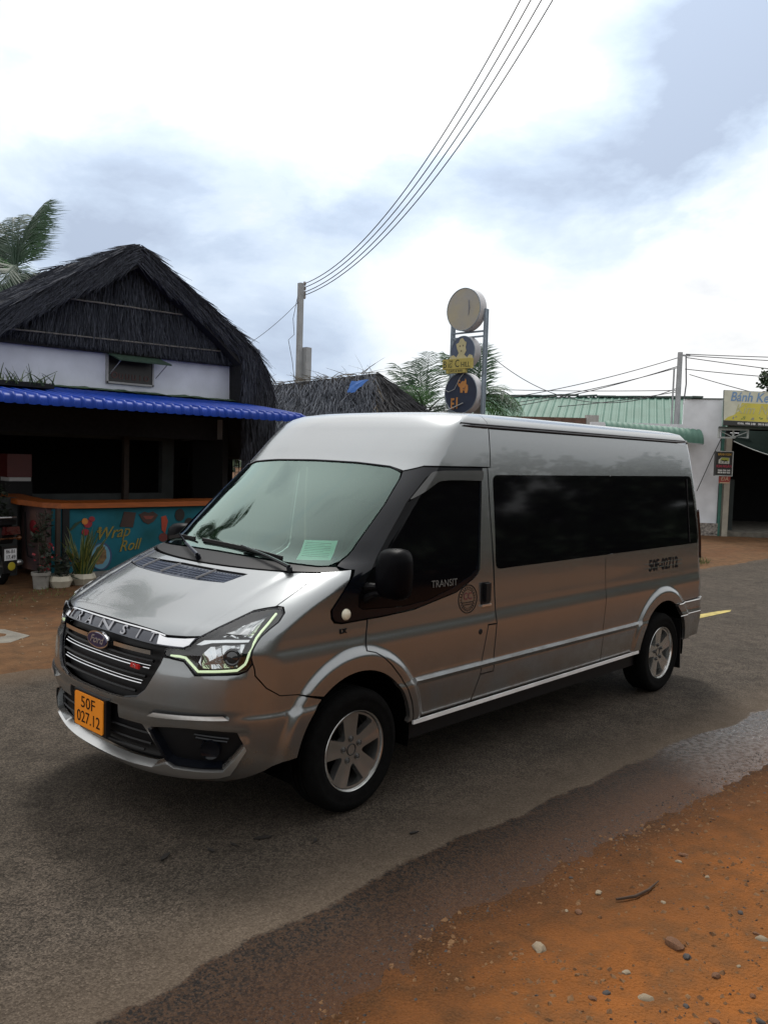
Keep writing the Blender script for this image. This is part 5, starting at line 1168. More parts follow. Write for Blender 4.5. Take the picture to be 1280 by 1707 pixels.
# ---- second, lower thatched hut
def hut():
    A, B = Vector((8.75, 10.9, 3.50)), Vector((10.45, 9.12, 3.86)); Cc, D, E = Vector((7.3, 9.7, 2.35)), Vector((9.45, 8.05, 2.55)), Vector((11.5, 7.55, 2.55)); F, G = Vector((12.1, 10.2, 2.4)), Vector((9.6, 12.6, 2.3))
    t = empty('thatched_hut', (9.6, 10., 0), 'low grey thatched hut roof with loose straw, between the house and the sign tower', 'hut')
    m = MB(); dn = Vector((0, 0, -.16)); pts = [A, B, Cc, D, E, F, G]
    m.add(pts + [p + dn for p in pts], [(0, 1, 3, 2), (1, 4, 3), (1, 5, 4), (0, 6, 5, 1), (0, 2, 6), (7, 9, 10, 8), (8, 10, 11), (8, 11, 12), (7, 8, 12, 13), (7, 13, 9), (2, 3, 10, 9), (3, 4, 11, 10), (4, 5, 12, 11), (5, 6, 13, 12), (6, 2, 9, 13)])
    build('roof', m, thatch_core, t)
    rnd = random.Random(9); m = MB()
    def face(P0, P1, Q1, Q0, n, dl=.5, mb=None):
        for _ in range(n):
            u, v = rnd.random(), rnd.random() ** .9; a = P0.lerp(P1, u); b_ = Q0.lerp(Q1, u); p = a.lerp(b_, v); d = (b_ - a).normalized(); nn = (P1 - P0 if (P1 - P0).length > .01 else Q1 - Q0).cross(Q0 - P0).normalized(); nn = nn if nn.z > 0 else -nn
            strands(mb, rnd, p + nn * rnd.uniform(.0, .05), d + Vector((rnd.gauss(0, .2), rnd.gauss(0, .2), rnd.gauss(.05, .08))), rnd.uniform(.25, .6), rnd.uniform(.006, .012), .2)
    face(A, B, D, Cc, 3600, mb=m); tag(build('thatch', m, thatch_l, t), kind='stuff')
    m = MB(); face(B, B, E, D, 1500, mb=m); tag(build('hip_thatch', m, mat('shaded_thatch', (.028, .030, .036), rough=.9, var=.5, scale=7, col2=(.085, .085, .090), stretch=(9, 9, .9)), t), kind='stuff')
    m = MB()
    for _ in range(110):
        u = rnd.random(); p = A.lerp(B, u) + Vector((0, 0, .03)); strands(m, rnd, p, Vector((rnd.gauss(0, .6), rnd.gauss(0, .6), rnd.gauss(.1, .25))), rnd.uniform(.25, .55), .008, .3)
    for _ in range(90): strands(m, rnd, B.lerp(D, rnd.random()) + Vector((0, 0, .04)), Vector((rnd.gauss(-.2, .4), rnd.gauss(-.3, .4), -.6)), rnd.uniform(.3, .6), .009, .3)
    tag(build('ridge_straw', m, mat('tan_straw', (.16, .13, .09), rough=.9, var=.4, scale=9), t), kind='stuff')
    for p in (Cc, D, E, F, G):
        q = p.lerp(Vector((9.6, 10, p.z)), .18); m = MB(); m.tube([(q.x, q.y, 0), (q.x, q.y, p.z)], .07, 8); build('post', m, wood_dark, t)
    m = MB(); c_ = Cc.lerp(D, .1); m.bbox(8.7, 11.0, 9.0, 11.6, 0, 2.5); build('wall', m, dark_room, t)
hut()
m = MB(); rnd = random.Random(2); g = 7; o0 = Vector((9.42, 8.98, 3.28)); ux = Vector((.60, -.55, .10)); uz = Vector((.35, .1, .52))
for i in range(g):
    for j in range(g): 
        u, v = i / (g - 1), j / (g - 1); m.v.append(tuple(o0 + ux * u * .42 * (.5 + v * .6) + uz * v * .5 + Vector((-.02, -.03, .05 + .03 * rnd.random()))))
m.f = [(i * g + j, (i + 1) * g + j, (i + 1) * g + j + 1, i * g + j + 1) for i in range(g - 1) for j in range(g - 1)]
tag(build('tarpaulin_scrap', m, mat('bright_blue_tarp', (.02, .12, .42), rough=.5), loc=tuple(o0)), 'crumpled bright blue tarpaulin scrap lying on the thatched hut roof', 'tarpaulin')

# ---- sign tower
def sign_tower():
    t = empty('sign_tower', (10.3, 6.49, 0), 'tall grey twin post sign tower carrying three round signs and a yellow board', 'sign tower')
    gp = mat('grey_blue_steel', (.22, .27, .32), rough=.5, var=.15, scale=4, metal=.3)
    for y, zt in ((6.90, 4.98), (6.07, 4.98)):
        m = MB(); m.bbox(10.345, 10.395, y - .025, y + .025, 0, zt); m.bbox(10.42, 10.45, y - .02, y + .02, 0, zt); build('post', m, gp, t)
    for z in (4.545, 4.445): m = MB(); m.bbox(10.345, 10.39, 6.10, 6.87, z - .015, z + .015); build('crossbar', m, gp, t)
    m = MB(); m.bbox(10.345, 10.39, 6.10, 6.87, 2.88, 2.91); build('crossbar', m, gp, t)
    rimm = mat('sign_rim', (.50, .50, .52), rough=.5); el = lambda r, n=40: [(r * math.cos(2 * math.pi * k / n), r * math.sin(2 * math.pi * k / n)) for k in range(n)]
    def disc(yc, zc, r, face, th=.20, lip=.012):
        m = MB(); m.prism(el(r), (10.22 + th, yc, zc), -Y3, Z3, th, n=(-1, 0, 0)); d = build('round_sign', m, rimm, t, smooth=True, angle=30)
        m = MB(); m.prism(el(r - lip), (10.22, yc, zc), -Y3, Z3, .006, n=(-1, 0, 0)); build('sign_face', m, face, d); 
        m = MB(); m.tube([(10.214, yc - (r - .006) * math.cos(2 * math.pi * k / 40), zc + (r - .006) * math.sin(2 * math.pi * k / 40)) for k in range(41)], .009, 6); build('sign_edge', m, gp, d)
        return d
    d1 = disc(6.51, 4.985, .425, mat('faded_cream', (.40, .36, .26), rough=.6, var=.12, scale=3, col2=(.34, .33, .31)))
    m = MB(); m.tube([(10.212, 6.38, 5.16), (10.212, 6.36, 5.02), (10.212, 6.38, 4.86)], [.012, .018, .006], 5); build('peeled_mark', m, mat('smudge_grey', (.20, .21, .24)), d1)
    navy = mat('navy_face', (.020, .030, .060), rough=.5, var=.15)
    d2 = disc(6.49, 4.15, .31, mat('slate_blue_face', (.075, .10, .16), rough=.5), .19)
    ym = mat('pale_figure', (.50, .45, .26), rough=.6)
    X0 = 10.213
    def flat(poly, mt, name, par, x=X0, th=.006): m = MB(); m.prism([(a, b) for a, b in poly], (x, 0, 0), -Y3, Z3, th, n=(-1, 0, 0)); return build(name, m, mt, par)
    YC = 6.52
    L_ = lambda pts, zc=0, k=1.: [(-(YC - a * k), zc + b * k) for a, b in pts]      # a = metres to the right in view
    flat(L_([(-.26, -.0), (-.22, .06), (-.16, .07), (-.10, .03), (-.055, .10), (-.09, .17), (-.115, .25), (-.06, .27), (-.03, .33), (.02, .34), (.06, .29), (.10, .27), (.085, .19), (.10, .13), (.06, .07), (.12, .02), (.17, .07), (.23, .05), (.25, -.02)], 4.00, 1.22), ym, 'chef_figure', d2)
    for a, b in ((-.03, .20), (.035, .205), (.0, .12)): flat(L_([(a - .012, b), (a + .012, b), (a + .01, b + .025), (a - .01, b + .025)], 4.00, 1.22), mat('figure_mark', (.16, .13, .09)), 'figure_mark', d2, X0 - .007, .003)
    bd = mat('sign_yellow', (.46, .38, .10), rough=.6, var=.1)
    m = MB(); m.bbox(10.13, 10.20, 6.20, 6.93, 3.80, 4.00); b_ = build('yellow_board', m, bd, t)
    m = MB(); m.bbox(10.14, 10.20, 6.35, 6.84, 3.72, 3.797); build('yellow_strip', m, bd, b_)
    dk = mat('dark_olive_letters', (.035, .045, .025))
    m = MB(); O_ = Vector((10.128, 0, 0))
    letter(m, 'B', (10.128, 6.87, 3.89), -Y3, Z3, .20, depth=.003, xscale=.8); letter(m, 'IG', (10.128, 6.735, 3.865), -Y3, Z3, .13, depth=.003, xscale=.85); letter(m, 'C', (10.128, 6.555, 3.90), -Y3, Z3, .21, depth=.003, xscale=.8); letter(m, 'HILL', (10.128, 6.345, 3.875), -Y3, Z3, .145, depth=.003, xscale=.82); build('lettering', m, dk, b_)
    m = MB(); letter(m, 'THE', (10.128, 6.72, 3.955), -Y3, Z3, .055, depth=.003); build('lettering', m, dk, b_)
    m = MB(); letter(m, 'CAFE & BAR', (10.138, 6.60, 3.758), -Y3, Z3, .068, depth=.003); build('lettering', m, dk, b_)
    d3 = disc(6.505, 3.32, .415, navy, .20, .02)
    om = mat('orange_enamel', (.50, .22, .06), rough=.5)
    YC = 6.49
    flat(L_([(-.02, -.08), (-.03, .02), (-.075, .05), (-.10, .12), (-.085, .175), (-.04, .18), (-.035, .14), (-.065, .15), (-.07, .11), (-.03, .10), (.01, .145), (.08, .15), (.10, .20), (.125, .14), (.12, .09), (.165, .06), (.17, -.02), (.15, -.09), (.09, -.09), (.085, -.04), (.045, -.04), (.04, -.085)], 3.41), om, 'elephant_emblem', d3)
    flat(L_([(.04, .02), (.075, -.005), (.11, .04), (.10, .02), (.075, -.02), (.045, .0)], 3.41), navy, 'emblem_mark', d3, X0 - .007, .003)
    m = MB(); letter(m, 'E', (10.21, 6.705, 3.10), -Y3, Z3, .30, depth=.010, xscale=.62, bold=.008); letter(m, 'l', (10.21, 6.59, 3.115), -Y3, Z3, .30, depth=.010, xscale=.8, bold=.008); build('lettering', m, om, d3)
    m = MB(); m.tube([(10.20, 6.95, 3.42), (10.19, 6.80, 3.35), (10.19, 6.65, 3.40), (10.19, 6.52, 3.62), (10.2, 6.38, 3.75)], .006, 5); build('loose_cable', m, mat('pale_cable', (.4, .42, .42)), t)
    m = MB(); m.tube([(10.19, 6.98, 2.93), (10.19, 6.7, 3.02), (10.19, 6.42, 3.12)], .010, 5); build('loose_rod', m, mat('pale_cable', (.4, .42, .42)), t)
sign_tower()

# ---- palms
def palm_leaf_mesh(seed, ln, droop, nl=46, lw=.009):
    rnd = random.Random(seed); m = MB(); K = 14; sp_ = []
    for i in range(K + 1):
        q = i / K; sp_.append(Vector((ln * (q - .16 * droop * q * q), 0, ln * (.32 * q - droop * .62 * q ** 2.2))))
    m.tube(sp_, [.022 * (1 - .85 * i / K) for i in range(K + 1)], 5)
    for k in range(nl):
        q = .14 + .86 * k / nl; f = q * K; i = min(K - 1, int(f)); p = sp_[i].lerp(sp_[i + 1], f - i); tg = (sp_[i + 1] - sp_[i]).normalized()
        L_ = ln * .42 * math.sin(math.pi * min(1, .18 + q * .80)) ** .7 * rnd.uniform(.85, 1.1)
        for sd_ in (-1, 1):
            d = (tg * .55 + Vector((0, sd_, 0)) * .75 + Vector((0, 0, -.15 + rnd.gauss(0, .10)))).normalized(); mid = p + d * L_ * .5 + Vector((0, 0, -.03 * L_)); tip = p + d * L_ * .95 + Vector((0, 0, -.30 * L_ * rnd.uniform(.6, 1.5)))
            w = tg * lw
            m.add([p - w * .6, p + w * .6, mid + w, mid - w, tip], [(0, 1, 2, 3), (3, 2, 4)])
    me = bpy.data.meshes.new('frond'); me.from_pydata(m.v, [], m.f); me.update(); return me
palm_g = mat('palm_green', (.016, .042, .024), rough=.5, var=.4, scale=5, col2=(.040, .085, .05))
palm_t = mat('palm_trunk', (.13, .11, .09), rough=.9, var=.3, scale=8, bump=.5)
for b_ in (palm_g,):      # thin leaves let some of the back light through
    t_ = b_.node_tree; pb = t_.nodes['Principled BSDF']; tl = nd(t_, 'ShaderNodeBsdfTranslucent'); tl.inputs[0].default_value = (.10, .22, .08, 1); mxs = nd(t_, 'ShaderNodeMixShader'); mxs.inputs[0].default_value = .3
    t_.links.new(pb.outputs[0], mxs.inputs[1]); t_.links.new(tl.outputs[0], mxs.inputs[2]); t_.links.new(mxs.outputs[0], t_.nodes['Material Output'].inputs[0])
def palm(crown, base, ln, seeds, label, angs, group='coconut palms behind the buildings', nl=46, lw=.009):
    t = empty('palm_tree', tuple(base), label, 'palm tree', group); cw = Vector(crown); bs = Vector(base)
    m = MB(); m.tube([bs.lerp(cw, q) + Vector((.2 * math.sin(q * 2.5), 0, 0)) * (cw - bs).length * .06 * (1 - q) for q in np.linspace(0, 1, 12)], [.17 - .06 * q for q in np.linspace(0, 1, 12)], 9); build('trunk', m, palm_t, t, smooth=True)
    ms = [palm_leaf_mesh(seeds * 10 + i, ln, d, nl, lw) for i, d in enumerate((.45, .8, 1.15, 1.5))]
    for mm in ms: mm.materials.append(palm_g)
    rnd = random.Random(seeds)
    for az, el_, sc in angs:
        k = 0 if el_ > 45 else 1 if el_ > 15 else 2 if el_ > -15 else 3
        o = bpy.data.objects.new('frond', ms[k]); COL.objects.link(o); o.parent = t; o.location = cw - bs; o.rotation_euler = (R(rnd.uniform(-25, 25)), -R(el_), R(az)); o.scale = (sc,) * 3
    return t
def fan(seed, n, lo=-35, hi=70, s0=.85, s1=1.1):
    r = random.Random(seed); return [((k * 137.5 + r.uniform(-15, 15)) % 360, lo + (hi - lo) * ((k * .618) % 1), r.uniform(s0, s1)) for k in range(n)]
palm((3.75, 12.25, 5.2), (3.3, 12.7, 0), 1.75, 1, 'coconut palm with drooping fronds behind the slope of the big thatched roof', fan(1, 28), nl=58, lw=.013)
palm((13.35, 10.15, 3.1), (13.4, 10.2, 0), 1.9, 2, 'young palm with arching fronds between the thatched hut and the sign tower', fan(2, 16, -10, 78), nl=32, lw=.013)
palm((14.4, 9.25, 3.55), (14.45, 9.3, 0), 1.55, 3, 'palm with upright fronds directly behind the sign tower', fan(3, 17, -10, 80), nl=32, lw=.013)
palm((1.2, 14.2, 9.7), (.8, 15.2, 0), 2.9, 4, 'tall coconut palm behind the bar, mirrored in the van windscreen', fan(4, 20), nl=54, lw=.020)
palm((6.9, 13.5, 4.1), (6.8, 13.7, 0), .8, 5, 'small palm top peeping over the end of the big thatched roof', fan(5, 12, -20, 70))
palm((2.2, 16.5, 7.0), (2.2, 16.5, 0), .9, 6, 'distant palm top just visible along the thatched roof slope', fan(6, 12, -20, 70))

# ---- utility poles and wires
conc = mat('pole_concrete', (.34, .35, .36), rough=.8, var=.12, scale=4)
def pole1():
    t = empty('utility_pole', (11.3, 12.75, 0), 'slim pale utility pole rising behind the thatched hut', 'utility pole', 'utility poles')
    m = MB(); m.bbox(11.24, 11.36, 12.69, 12.81, 0, 6.42); build('post', m, conc, t)
    m = MB(); m.bbox(11.37, 11.55, 12.55, 12.72, 3.2, 4.78); build('meter_box', m, conc, t)
    m = MB()
    for k, z in enumerate((6.42, 6.30, 6.18, 6.08)): m.lathe([(0, -.05), (.03, -.05), (.045, 0), (.03, .05), (0, .05)], (11.40, 12.72, z), n=8)
    tag(build('insulators', m, mat('porcelain', (.3, .28, .27), rough=.3), t), kind='stuff')
    m = MB(); m.tube([(11.25, 12.8, 6.1), (11.15, 12.85, 5.5), (11.20, 12.85, 5.1), (11.05, 12.9, 4.95), (11.16, 12.85, 4.4), (11.22, 12.8, 3.8)], .008, 5); build('service_cable', m, mat('grey_cable', (.10, .10, .11)), t)
pole1()
cable = mat('black_cable', (.03, .03, .035), rough=.6)
def wire(p, q, sag, label, r=.011, n=36, group='overhead wires'):
    p, q = Vector(p), Vector(q); pts = []
    for k in range(n + 1): t_ = k / n; a = p.lerp(q, t_); a.z -= 4 * sag * t_ * (1 - t_); pts.append(a)
    m = MB(); m.tube(pts, r, 5); return tag(build('overhead_wire', m, cable, loc=tuple(p)), label, 'wire', group)
for (z0, x1, y1, z1), lab in zip(((6.42, 8.03, 2.21, 11.51), (6.32, 8.15, 2.05, 11.50), (6.20, 8.30, 1.92, 11.50), (6.12, 8.45, 1.78, 11.48)), ('topmost', 'second from the top', 'third from the top', 'lowest')):
    wire((11.40, 12.72, z0), (x1, y1, z1), 1.30, lab + ' of the four overhead wires climbing from the pole behind the hut')
wire((11.3, 12.75, 6.0), (8.7, 13.3, 4.1), .25, 'thin stay wire slanting down from the pole behind the hut to the big thatched roof', .007)
p2 = fr(8.93, 26)
def pole2():
    t = empty('utility_pole', tuple(p2), 'pale utility pole standing before the white wall and green roof', 'utility pole', 'utility poles')
    m = MB(); m.tube([p2, p2 + Z3 * 5.45], [.10, .075], 10); build('post', m, conc, t)
    m = MB(); q = p2 - RD * .16; m.tube([q + Z3 * 1, q + Z3 * 4.95], .03, 6); build('conduit', m, conc, t)
    m = MB(); q = p2 + RD * .18; m.tube([q + Z3 * 5.35, q + Z3 * 4.5 + RD * .05, q + Z3 * 3.9, q + Z3 * 3.5 + RD * .15], .022, 5); build('cable_bundle', m, mat('grey_cable', (.10, .10, .11)), t)
    m = MB(); m.beam(p2 + Z3 * 5.36 - RD * .05, p2 + Z3 * 5.36 + RD * .30, .05, .05); build('bracket', m, conc, t)
pole2()
def pole3():
    q = fr(16.5, 25.05); t = empty('utility_pole', tuple(q), 'pale utility pole beyond the cake shop that takes the wires on', 'utility pole', 'utility poles')
    m = MB(); m.tube([q, q + Z3 * 5.6], [.10, .075], 10); build('post', m, conc, t)
    m = MB(); m.beam(q + Z3 * 5.36 - RD * .3, q + Z3 * 5.36 + RD * .3, .05, .05); build('bracket', m, conc, t)
pole3()
def w2(a0, d0, z0, a1, d1, z1, s, lab): wire(fr(a0, d0, z0), fr(a1, d1, z1), s, lab, .013)
wg = 'one of the thin wires strung from the pole by the white wall'
w2(8.85, 26, 5.28, 1.0, 27.5, 3.60, .25, 'upper long wire from the white wall pole sagging towards the palms'); w2(8.85, 26, 4.98, 1.5, 28, 3.55, .22, 'middle long wire from the white wall pole sagging towards the palms'); w2(8.85, 26, 5.02, 1.5, 28, 3.40, .25, 'lower long wire from the white wall pole sagging towards the palms')
w2(9.1, 26, 5.40, 16.5, 25, 5.36, .05, 'topmost wire running from the white wall pole out over the cake shop'); w2(9.1, 26, 5.36, 16.5, 25, 5.16, .06, 'second wire running from the white wall pole out over the cake shop'); w2(9.1, 26, 5.30, 16.5, 25, 4.5, .05, 'wire slanting down from the white wall pole to the leafy tree'); w2(9.1, 26, 4.95, 16.5, 25, 4.62, .10, 'lowest wire from the white wall pole towards the leafy tree')
w2(8.85, 26, 4.35, 3.6, 29, 5.5, .9, 'slack wire dipping over the green roof towards the palms'); w2(8.85, 26, 4.25, 5.9, 29, 3.9, .05, 'short wire dropping from the white wall pole to the green roof ridge'); w2(8.9, 26, 4.3, .5, 34, 4.9, .1, 'nearly level far wire crossing behind the white wall pole')
w2(9.6, 27, 4.9, 10.5, 22.4, 3.8, .02, 'thin stay wire slanting down to the yellow cake shop sign')

# ---- green roofed building, white wall, cake shop
gsheet = mat('green_sheet', (.055, .135, .098), rough=.65, var=.18, scale=1.5, col2=(.075, .17, .13))
def corrugated(P0, P1, Q1, Q0, pitch, amp, material, name, parent, shape='rib'):
    """sheet between the top edge P0-P1 and the bottom edge Q0-Q1, ribs running down it"""
    m = MB(); L_ = (P1 - P0).length; n = int(L_ / pitch * 8); nn = (P1 - P0).cross(Q0 - P0).normalized(); nn = nn if nn.z > 0 else -nn
    for i in range(n + 1):
        u = i / n; ph = (u * L_ / pitch) % 1; h = amp * (max(0, 1 - (abs(ph - .5) / .22) ** 2) if shape == 'rib' else .5 + .5 * math.cos(2 * math.pi * ph))
        a = P0.lerp(P1, u) + nn * h; b_ = Q0.lerp(Q1, u) + nn * h; m.v += [tuple(a), tuple(b_)]
    m.f = [(2 * i, 2 * i + 2, 2 * i + 3, 2 * i + 1) for i in range(n)]
    return build(name, m, material, parent)
def green_building():
    b0 = fr(7.5, 33); t = empty('green_roofed_building', tuple(b0), 'long low building with a green ribbed metal roof behind the van', 'building')
    P0, P1 = fr(3.2, 32.5, 4.42), fr(11.3, 31.5, 4.52); Q0, Q1 = fr(2.4, 29.8, 3.42), fr(10.5, 28.8, 3.36)
    rf = corrugated(P0, P1, Q1, Q0, .26, .032, gsheet, 'roof', t)
    B0, B1 = fr(4.2, 35.5, 3.4), fr(12.2, 34.5, 3.4); corrugated(P0, P1, B1, B0, .30, .045, gsheet, 'rear_slope', t)
    m = MB(); 
    for k in range(12):
        a = P0.lerp(P1, k / 12) + Z3 * .03; b_ = P0.lerp(P1, (k + 1) / 12) + Z3 * .03; z_ = .09 if 3 < k < 7 else .02; m.beam(a + Z3 * z_ * (k % 2) * .5, b_ + Z3 * z_ * .5, .25, .06)
    build('ridge_cap', m, mat('dark_ridge', (.05, .08, .07)), rf)
    m = MB(); m.beam((Q0 + Q1) / 2 - (Q1 - Q0) / 2 + VD * .5 - Z3 * 1.75, Q1 + VD * .5 - Z3 * 1.75, .15, 3.3); m.beam(B0 - Z3 * 1.75, B1 - Z3 * 1.75, .15, 3.3); m.beam(Q0 + VD * .5 - Z3 * 1.75, B0 - Z3 * 1.75, .15, 3.3); build('wall', m, grey_wall, t)
    m = MB(); q = fr(7.6, 32.2, 4.25); m.lathe([(0, -.15), (.28, -.15), (.30, .20), (0, .22)], q, (0, 0, 1), 12); build('roof_vent', m, gsheet, t, smooth=True, angle=40)
green_building()
def low_wall():
    t = empty('brown_wall', tuple(fr(5.5, 28)), 'low brown brick wall with a pale end post in front of the green roof', 'wall'); p, q = fr(3.6, 28.2, 0), fr(6.62, 28, 0)
    m = MB(); m.beam(p + Z3 * 1.74, q + Z3 * 1.74, .2, 3.48); build('wall_body', m, mat('brown_brick', (.13, .075, .055), rough=.9, var=.25, scale=5), t)
    m = MB(); m.beam(q + Z3 * 1.79, fr(7.02, 28, 1.79), .26, 3.58); build('end_post', m, mat('pale_render', (.40, .39, .37), rough=.9), t)
low_wall()
def curved_awning():
    t = empty('curved_awning', tuple(fr(7.8, 24.2, 0)), 'rounded green metal awning fixed to the white wall above the van', 'awning'); m = MB(); n = 90; K = 8
    for i in range(n + 1):
        u = i / n; a = 6.2 + 2.72 * u; top = 3.22 - .17 * u
        for k in range(K + 1):
            an = R(90 * k / K); rr = .42 + .012 * math.cos(2 * math.pi * u * 17); m.v.append(tuple(fr(a, 24.15 - rr * math.sin(an), top - .42 + rr * math.cos(an) * 1.0)))
    m.f = [(i * (K + 1) + k, (i + 1) * (K + 1) + k, (i + 1) * (K + 1) + k + 1, i * (K + 1) + k + 1) for i in range(n) for k in range(K)]
    build('sheet', m, gsheet, t, smooth=True, angle=60)
    m = MB(); m.prism([(24.15 - .42 * math.sin(R(90 * k / K)), 2.63 + .42 * math.cos(R(90 * k / K))) for k in range(K + 1)] + [(24.15, 2.63)], EYE + RD * 8.92, VD, Z3, .02, n=tuple(RD)); build('end_cap', m, gsheet, t)
    m = MB(); m.beam(fr(6.2, 23.72, 2.78), fr(8.92, 23.72, 2.62), .03, .03); build('rail', m, conc, t)
curved_awning()
def white_building():
    t = empty('white_wall', tuple(fr(8.4, 24.5)), 'tall plain white plastered end wall between the pole and the cake shop', 'wall'); m = MB(); p, q = fr(8.62, 24.6), fr(9.62, 24.3)
    m.beam(p + Z3 * 1.985, q + Z3 * 1.985, .3, 3.87); m.beam(fr(6.0, 24.75) + Z3 * 1.6, fr(8.60, 24.6) + Z3 * 1.6, .2, 3.2); build('wall_body', m, white_wall, t)
    m = MB(); m.beam(p + Z3 * 3.935, q + Z3 * 3.935, .36, .03); build('coping', m, mat('dark_ridge', (.05, .08, .07)), t)
    m = MB(); m.beam(fr(8.75, 24.35, 3.98), fr(9.05, 24.35, 3.98), .2, .05); build('cap_lump', m, mat('dark_ridge', (.05, .08, .07)), t)
    m = MB(); m.beam(fr(9.0, 24.1, .20), fr(9.58, 24.05, .20), .06, .40); build('rubble_base', m, mat('stained_base', (.22, .20, .18), rough=.95, var=.8, scale=14), t)
    m = MB(); m.tube([fr(8.95, 24.1, 1.3), fr(9.3, 24.1, 2.2), fr(9.62, 24.1, 2.95)], .012, 5); build('cable', m, cable, t)
    m = MB(); m.tube([fr(9.60, 24.05, 0), fr(9.60, 24.05, 3.9)], .045, 8); build('green_pipe', m, mat('green_paint', (.03, .13, .10), rough=.5), t)
white_building()
def shop():
    t = empty('cake_shop', tuple(fr(11.2, 25)), 'cake shop with a dark open front and sloping yellow and white roof sign', 'shop'); gm = mat('green_paint', (.03, .13, .10), rough=.5)
    m = MB(); m.beam(fr(9.76, 24.0, 1.42), fr(9.76, 24.25, 1.42), .16, 2.82); build('door_post', m, mat('cream_post', (.38, .35, .29), rough=.7), t)
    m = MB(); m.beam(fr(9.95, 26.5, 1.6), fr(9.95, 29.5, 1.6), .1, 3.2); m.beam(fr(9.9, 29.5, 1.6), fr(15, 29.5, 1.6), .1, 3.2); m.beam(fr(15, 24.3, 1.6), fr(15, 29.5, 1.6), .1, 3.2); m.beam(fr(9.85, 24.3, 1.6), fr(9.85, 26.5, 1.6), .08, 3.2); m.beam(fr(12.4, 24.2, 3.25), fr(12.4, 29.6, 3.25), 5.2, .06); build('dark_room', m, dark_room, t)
    m = MB(); m.beam(fr(12.4, 24.0, .09), fr(12.4, 29.4, .09), 5.2, .16); build('floor', m, mat('old_concrete', (.26, .24, .21), rough=.9, var=.25, scale=5), t)
    m = MB(); m.beam(fr(10.05, 24.9, .9), fr(10.28, 24.9, .9), .3, 1.5); build('side_shelf', m, mat('dim_green', (.02, .028, .026)), t)
    corrugated(fr(9.65, 25.6, 4.02), fr(15.2, 25.2, 4.02), fr(15.2, 24.1, 3.12), fr(9.65, 24.3, 3.14), .30, .03, gsheet, 'roof', t)
    # roof sign
    s0, s1, s2, s3 = fr(8.96, 22.5, 3.12), fr(11.6, 22.2, 3.05), fr(11.66, 22.4, 4.06), fr(9.02, 22.7, 4.07); rx = (s1 - s0).normalized(); uy = (s3 - s0); uy = (uy - rx * uy.dot(rx)).normalized(); nn = rx.cross(uy)
    def on(a, b_, k=0.): return s0 + rx * a + uy * b_ + nn * k
    ww = (s1 - s0).length
    sg = empty('roof_sign', (0, 0, 0), None, None); sg.parent = t; sg.location = (0, 0, 0)
    def rect(x0, x1, y0, y1, k, th, mt, name): m = MB(); m.prism([(x0, y0), (x1, y0), (x1, y1), (x0, y1)], on(0, 0, k), rx, uy, th, n=tuple(nn)); return build(name, m, mt, sg)
    rect(0, ww, 0, .955, -.06, .06, mat('sign_steel', (.10, .12, .11)), 'backing'); rect(.01, ww - .01, .125, .945, .001, .003, mat('sign_pale', (.50, .50, .40), rough=.6, var=.08), 'pale_face')
    m = MB(); m.prism([(.02, .13), (ww - .02, .13), (ww - .02, .62), (.46, .62), (.40, .40), (.26, .28), (.12, .22)], on(0, 0, .0042), rx, uy, .002, n=tuple(nn)); build('yellow_face', m, mat('sign_lemon', (.48, .42, .06), rough=.6, var=.12, scale=2), sg)
    rect(.0, ww, 0, .118, .001, .004, mat('sign_black', (.018, .018, .016)), 'phone_band')
    bl = mat('sign_blue', (.13, .24, .42), rough=.5); gold = mat('sign_gold', (.42, .40, .20)); wt = mat('sign_white', (.6, .6, .58))
    m = MB(); letter(m, 'Bánh Kem', on(.76, .775, .007), rx, uy, .36, shear=.25, depth=.006, xscale=.80, bold=.004); build('lettering', m, bl, sg)
    m = MB(); letter(m, 'Kim Ngân', on(.90, .44, .008), rx, uy, .36, shear=.35, depth=.006, xscale=.85); build('lettering', m, gold, sg)
    m = MB(); letter(m, '0366. 998 248   0818 8588 828', on(.86, .058, .006), rx, uy, .075, depth=.003, xscale=1.05, bold=.002); build('lettering', m, wt, sg)
    rnd = random.Random(4)
    for k in range(6):
        m = MB(); c = on(.28 + .22 * k, .21, .008)
        for _ in range(4): a, b2 = rnd.uniform(-.05, .05), rnd.uniform(-.035, .04); m.prism([(a - .02, b2 - .015), (a + .02, b2 - .01), (a + .015, b2 + .02), (a - .01, b2 + .015)], c, rx, uy, .003 + .001 * rnd.random(), n=tuple(nn))
        build('cake_picture', m, (mat('sketch_grey', (.22, .23, .20)), mat('sketch_green', (.14, .20, .05)))[k % 2], sg)
    # white lattice beam
    a0, a1, dd = 9.03, 9.86, 23.0; lt = mat('pale_steel', (.45, .48, .47), rough=.5); m = MB()
    for z in (3.02, 2.80): m.beam(fr(a0, dd, z), fr(a1, dd, z + .01), .05, .045)
    for a in (a0 + .02, (a0 + a1) / 2, a1 - .02): m.beam(fr(a, dd + .001, 2.81), fr(a, dd + .001, 3.01), .04, .045)
    tr_ = build('lattice_beam', m, lt, t); m = MB(); m.beam(fr(a0, dd, 3.0), fr((a0 + a1) / 2, dd, 2.82), .02, .02); m.beam(fr((a0 + a1) / 2, dd, 2.82), fr(a1, dd, 2.98), .02, .02); build('brace', m, lt, tr_)
    m = MB(); m.beam(fr(9.0, 22.9, 3.07), fr(11.6, 22.6, 3.05), .05, .05); m.beam(fr(9.05, 23, 3.05), fr(9.7, 24.2, 3.05), .05, .05); build('sign_rail', m, mat('sign_steel', (.10, .12, .11)), t)
    # dark tarpaulin with a pale hem
    m = MB(); a, b_, c, d = fr(9.9, 23.6, 3.05), fr(11.9, 22.3, 3.0), fr(11.9, 21.6, 1.9), fr(9.3, 22.6, 2.70); n = 12
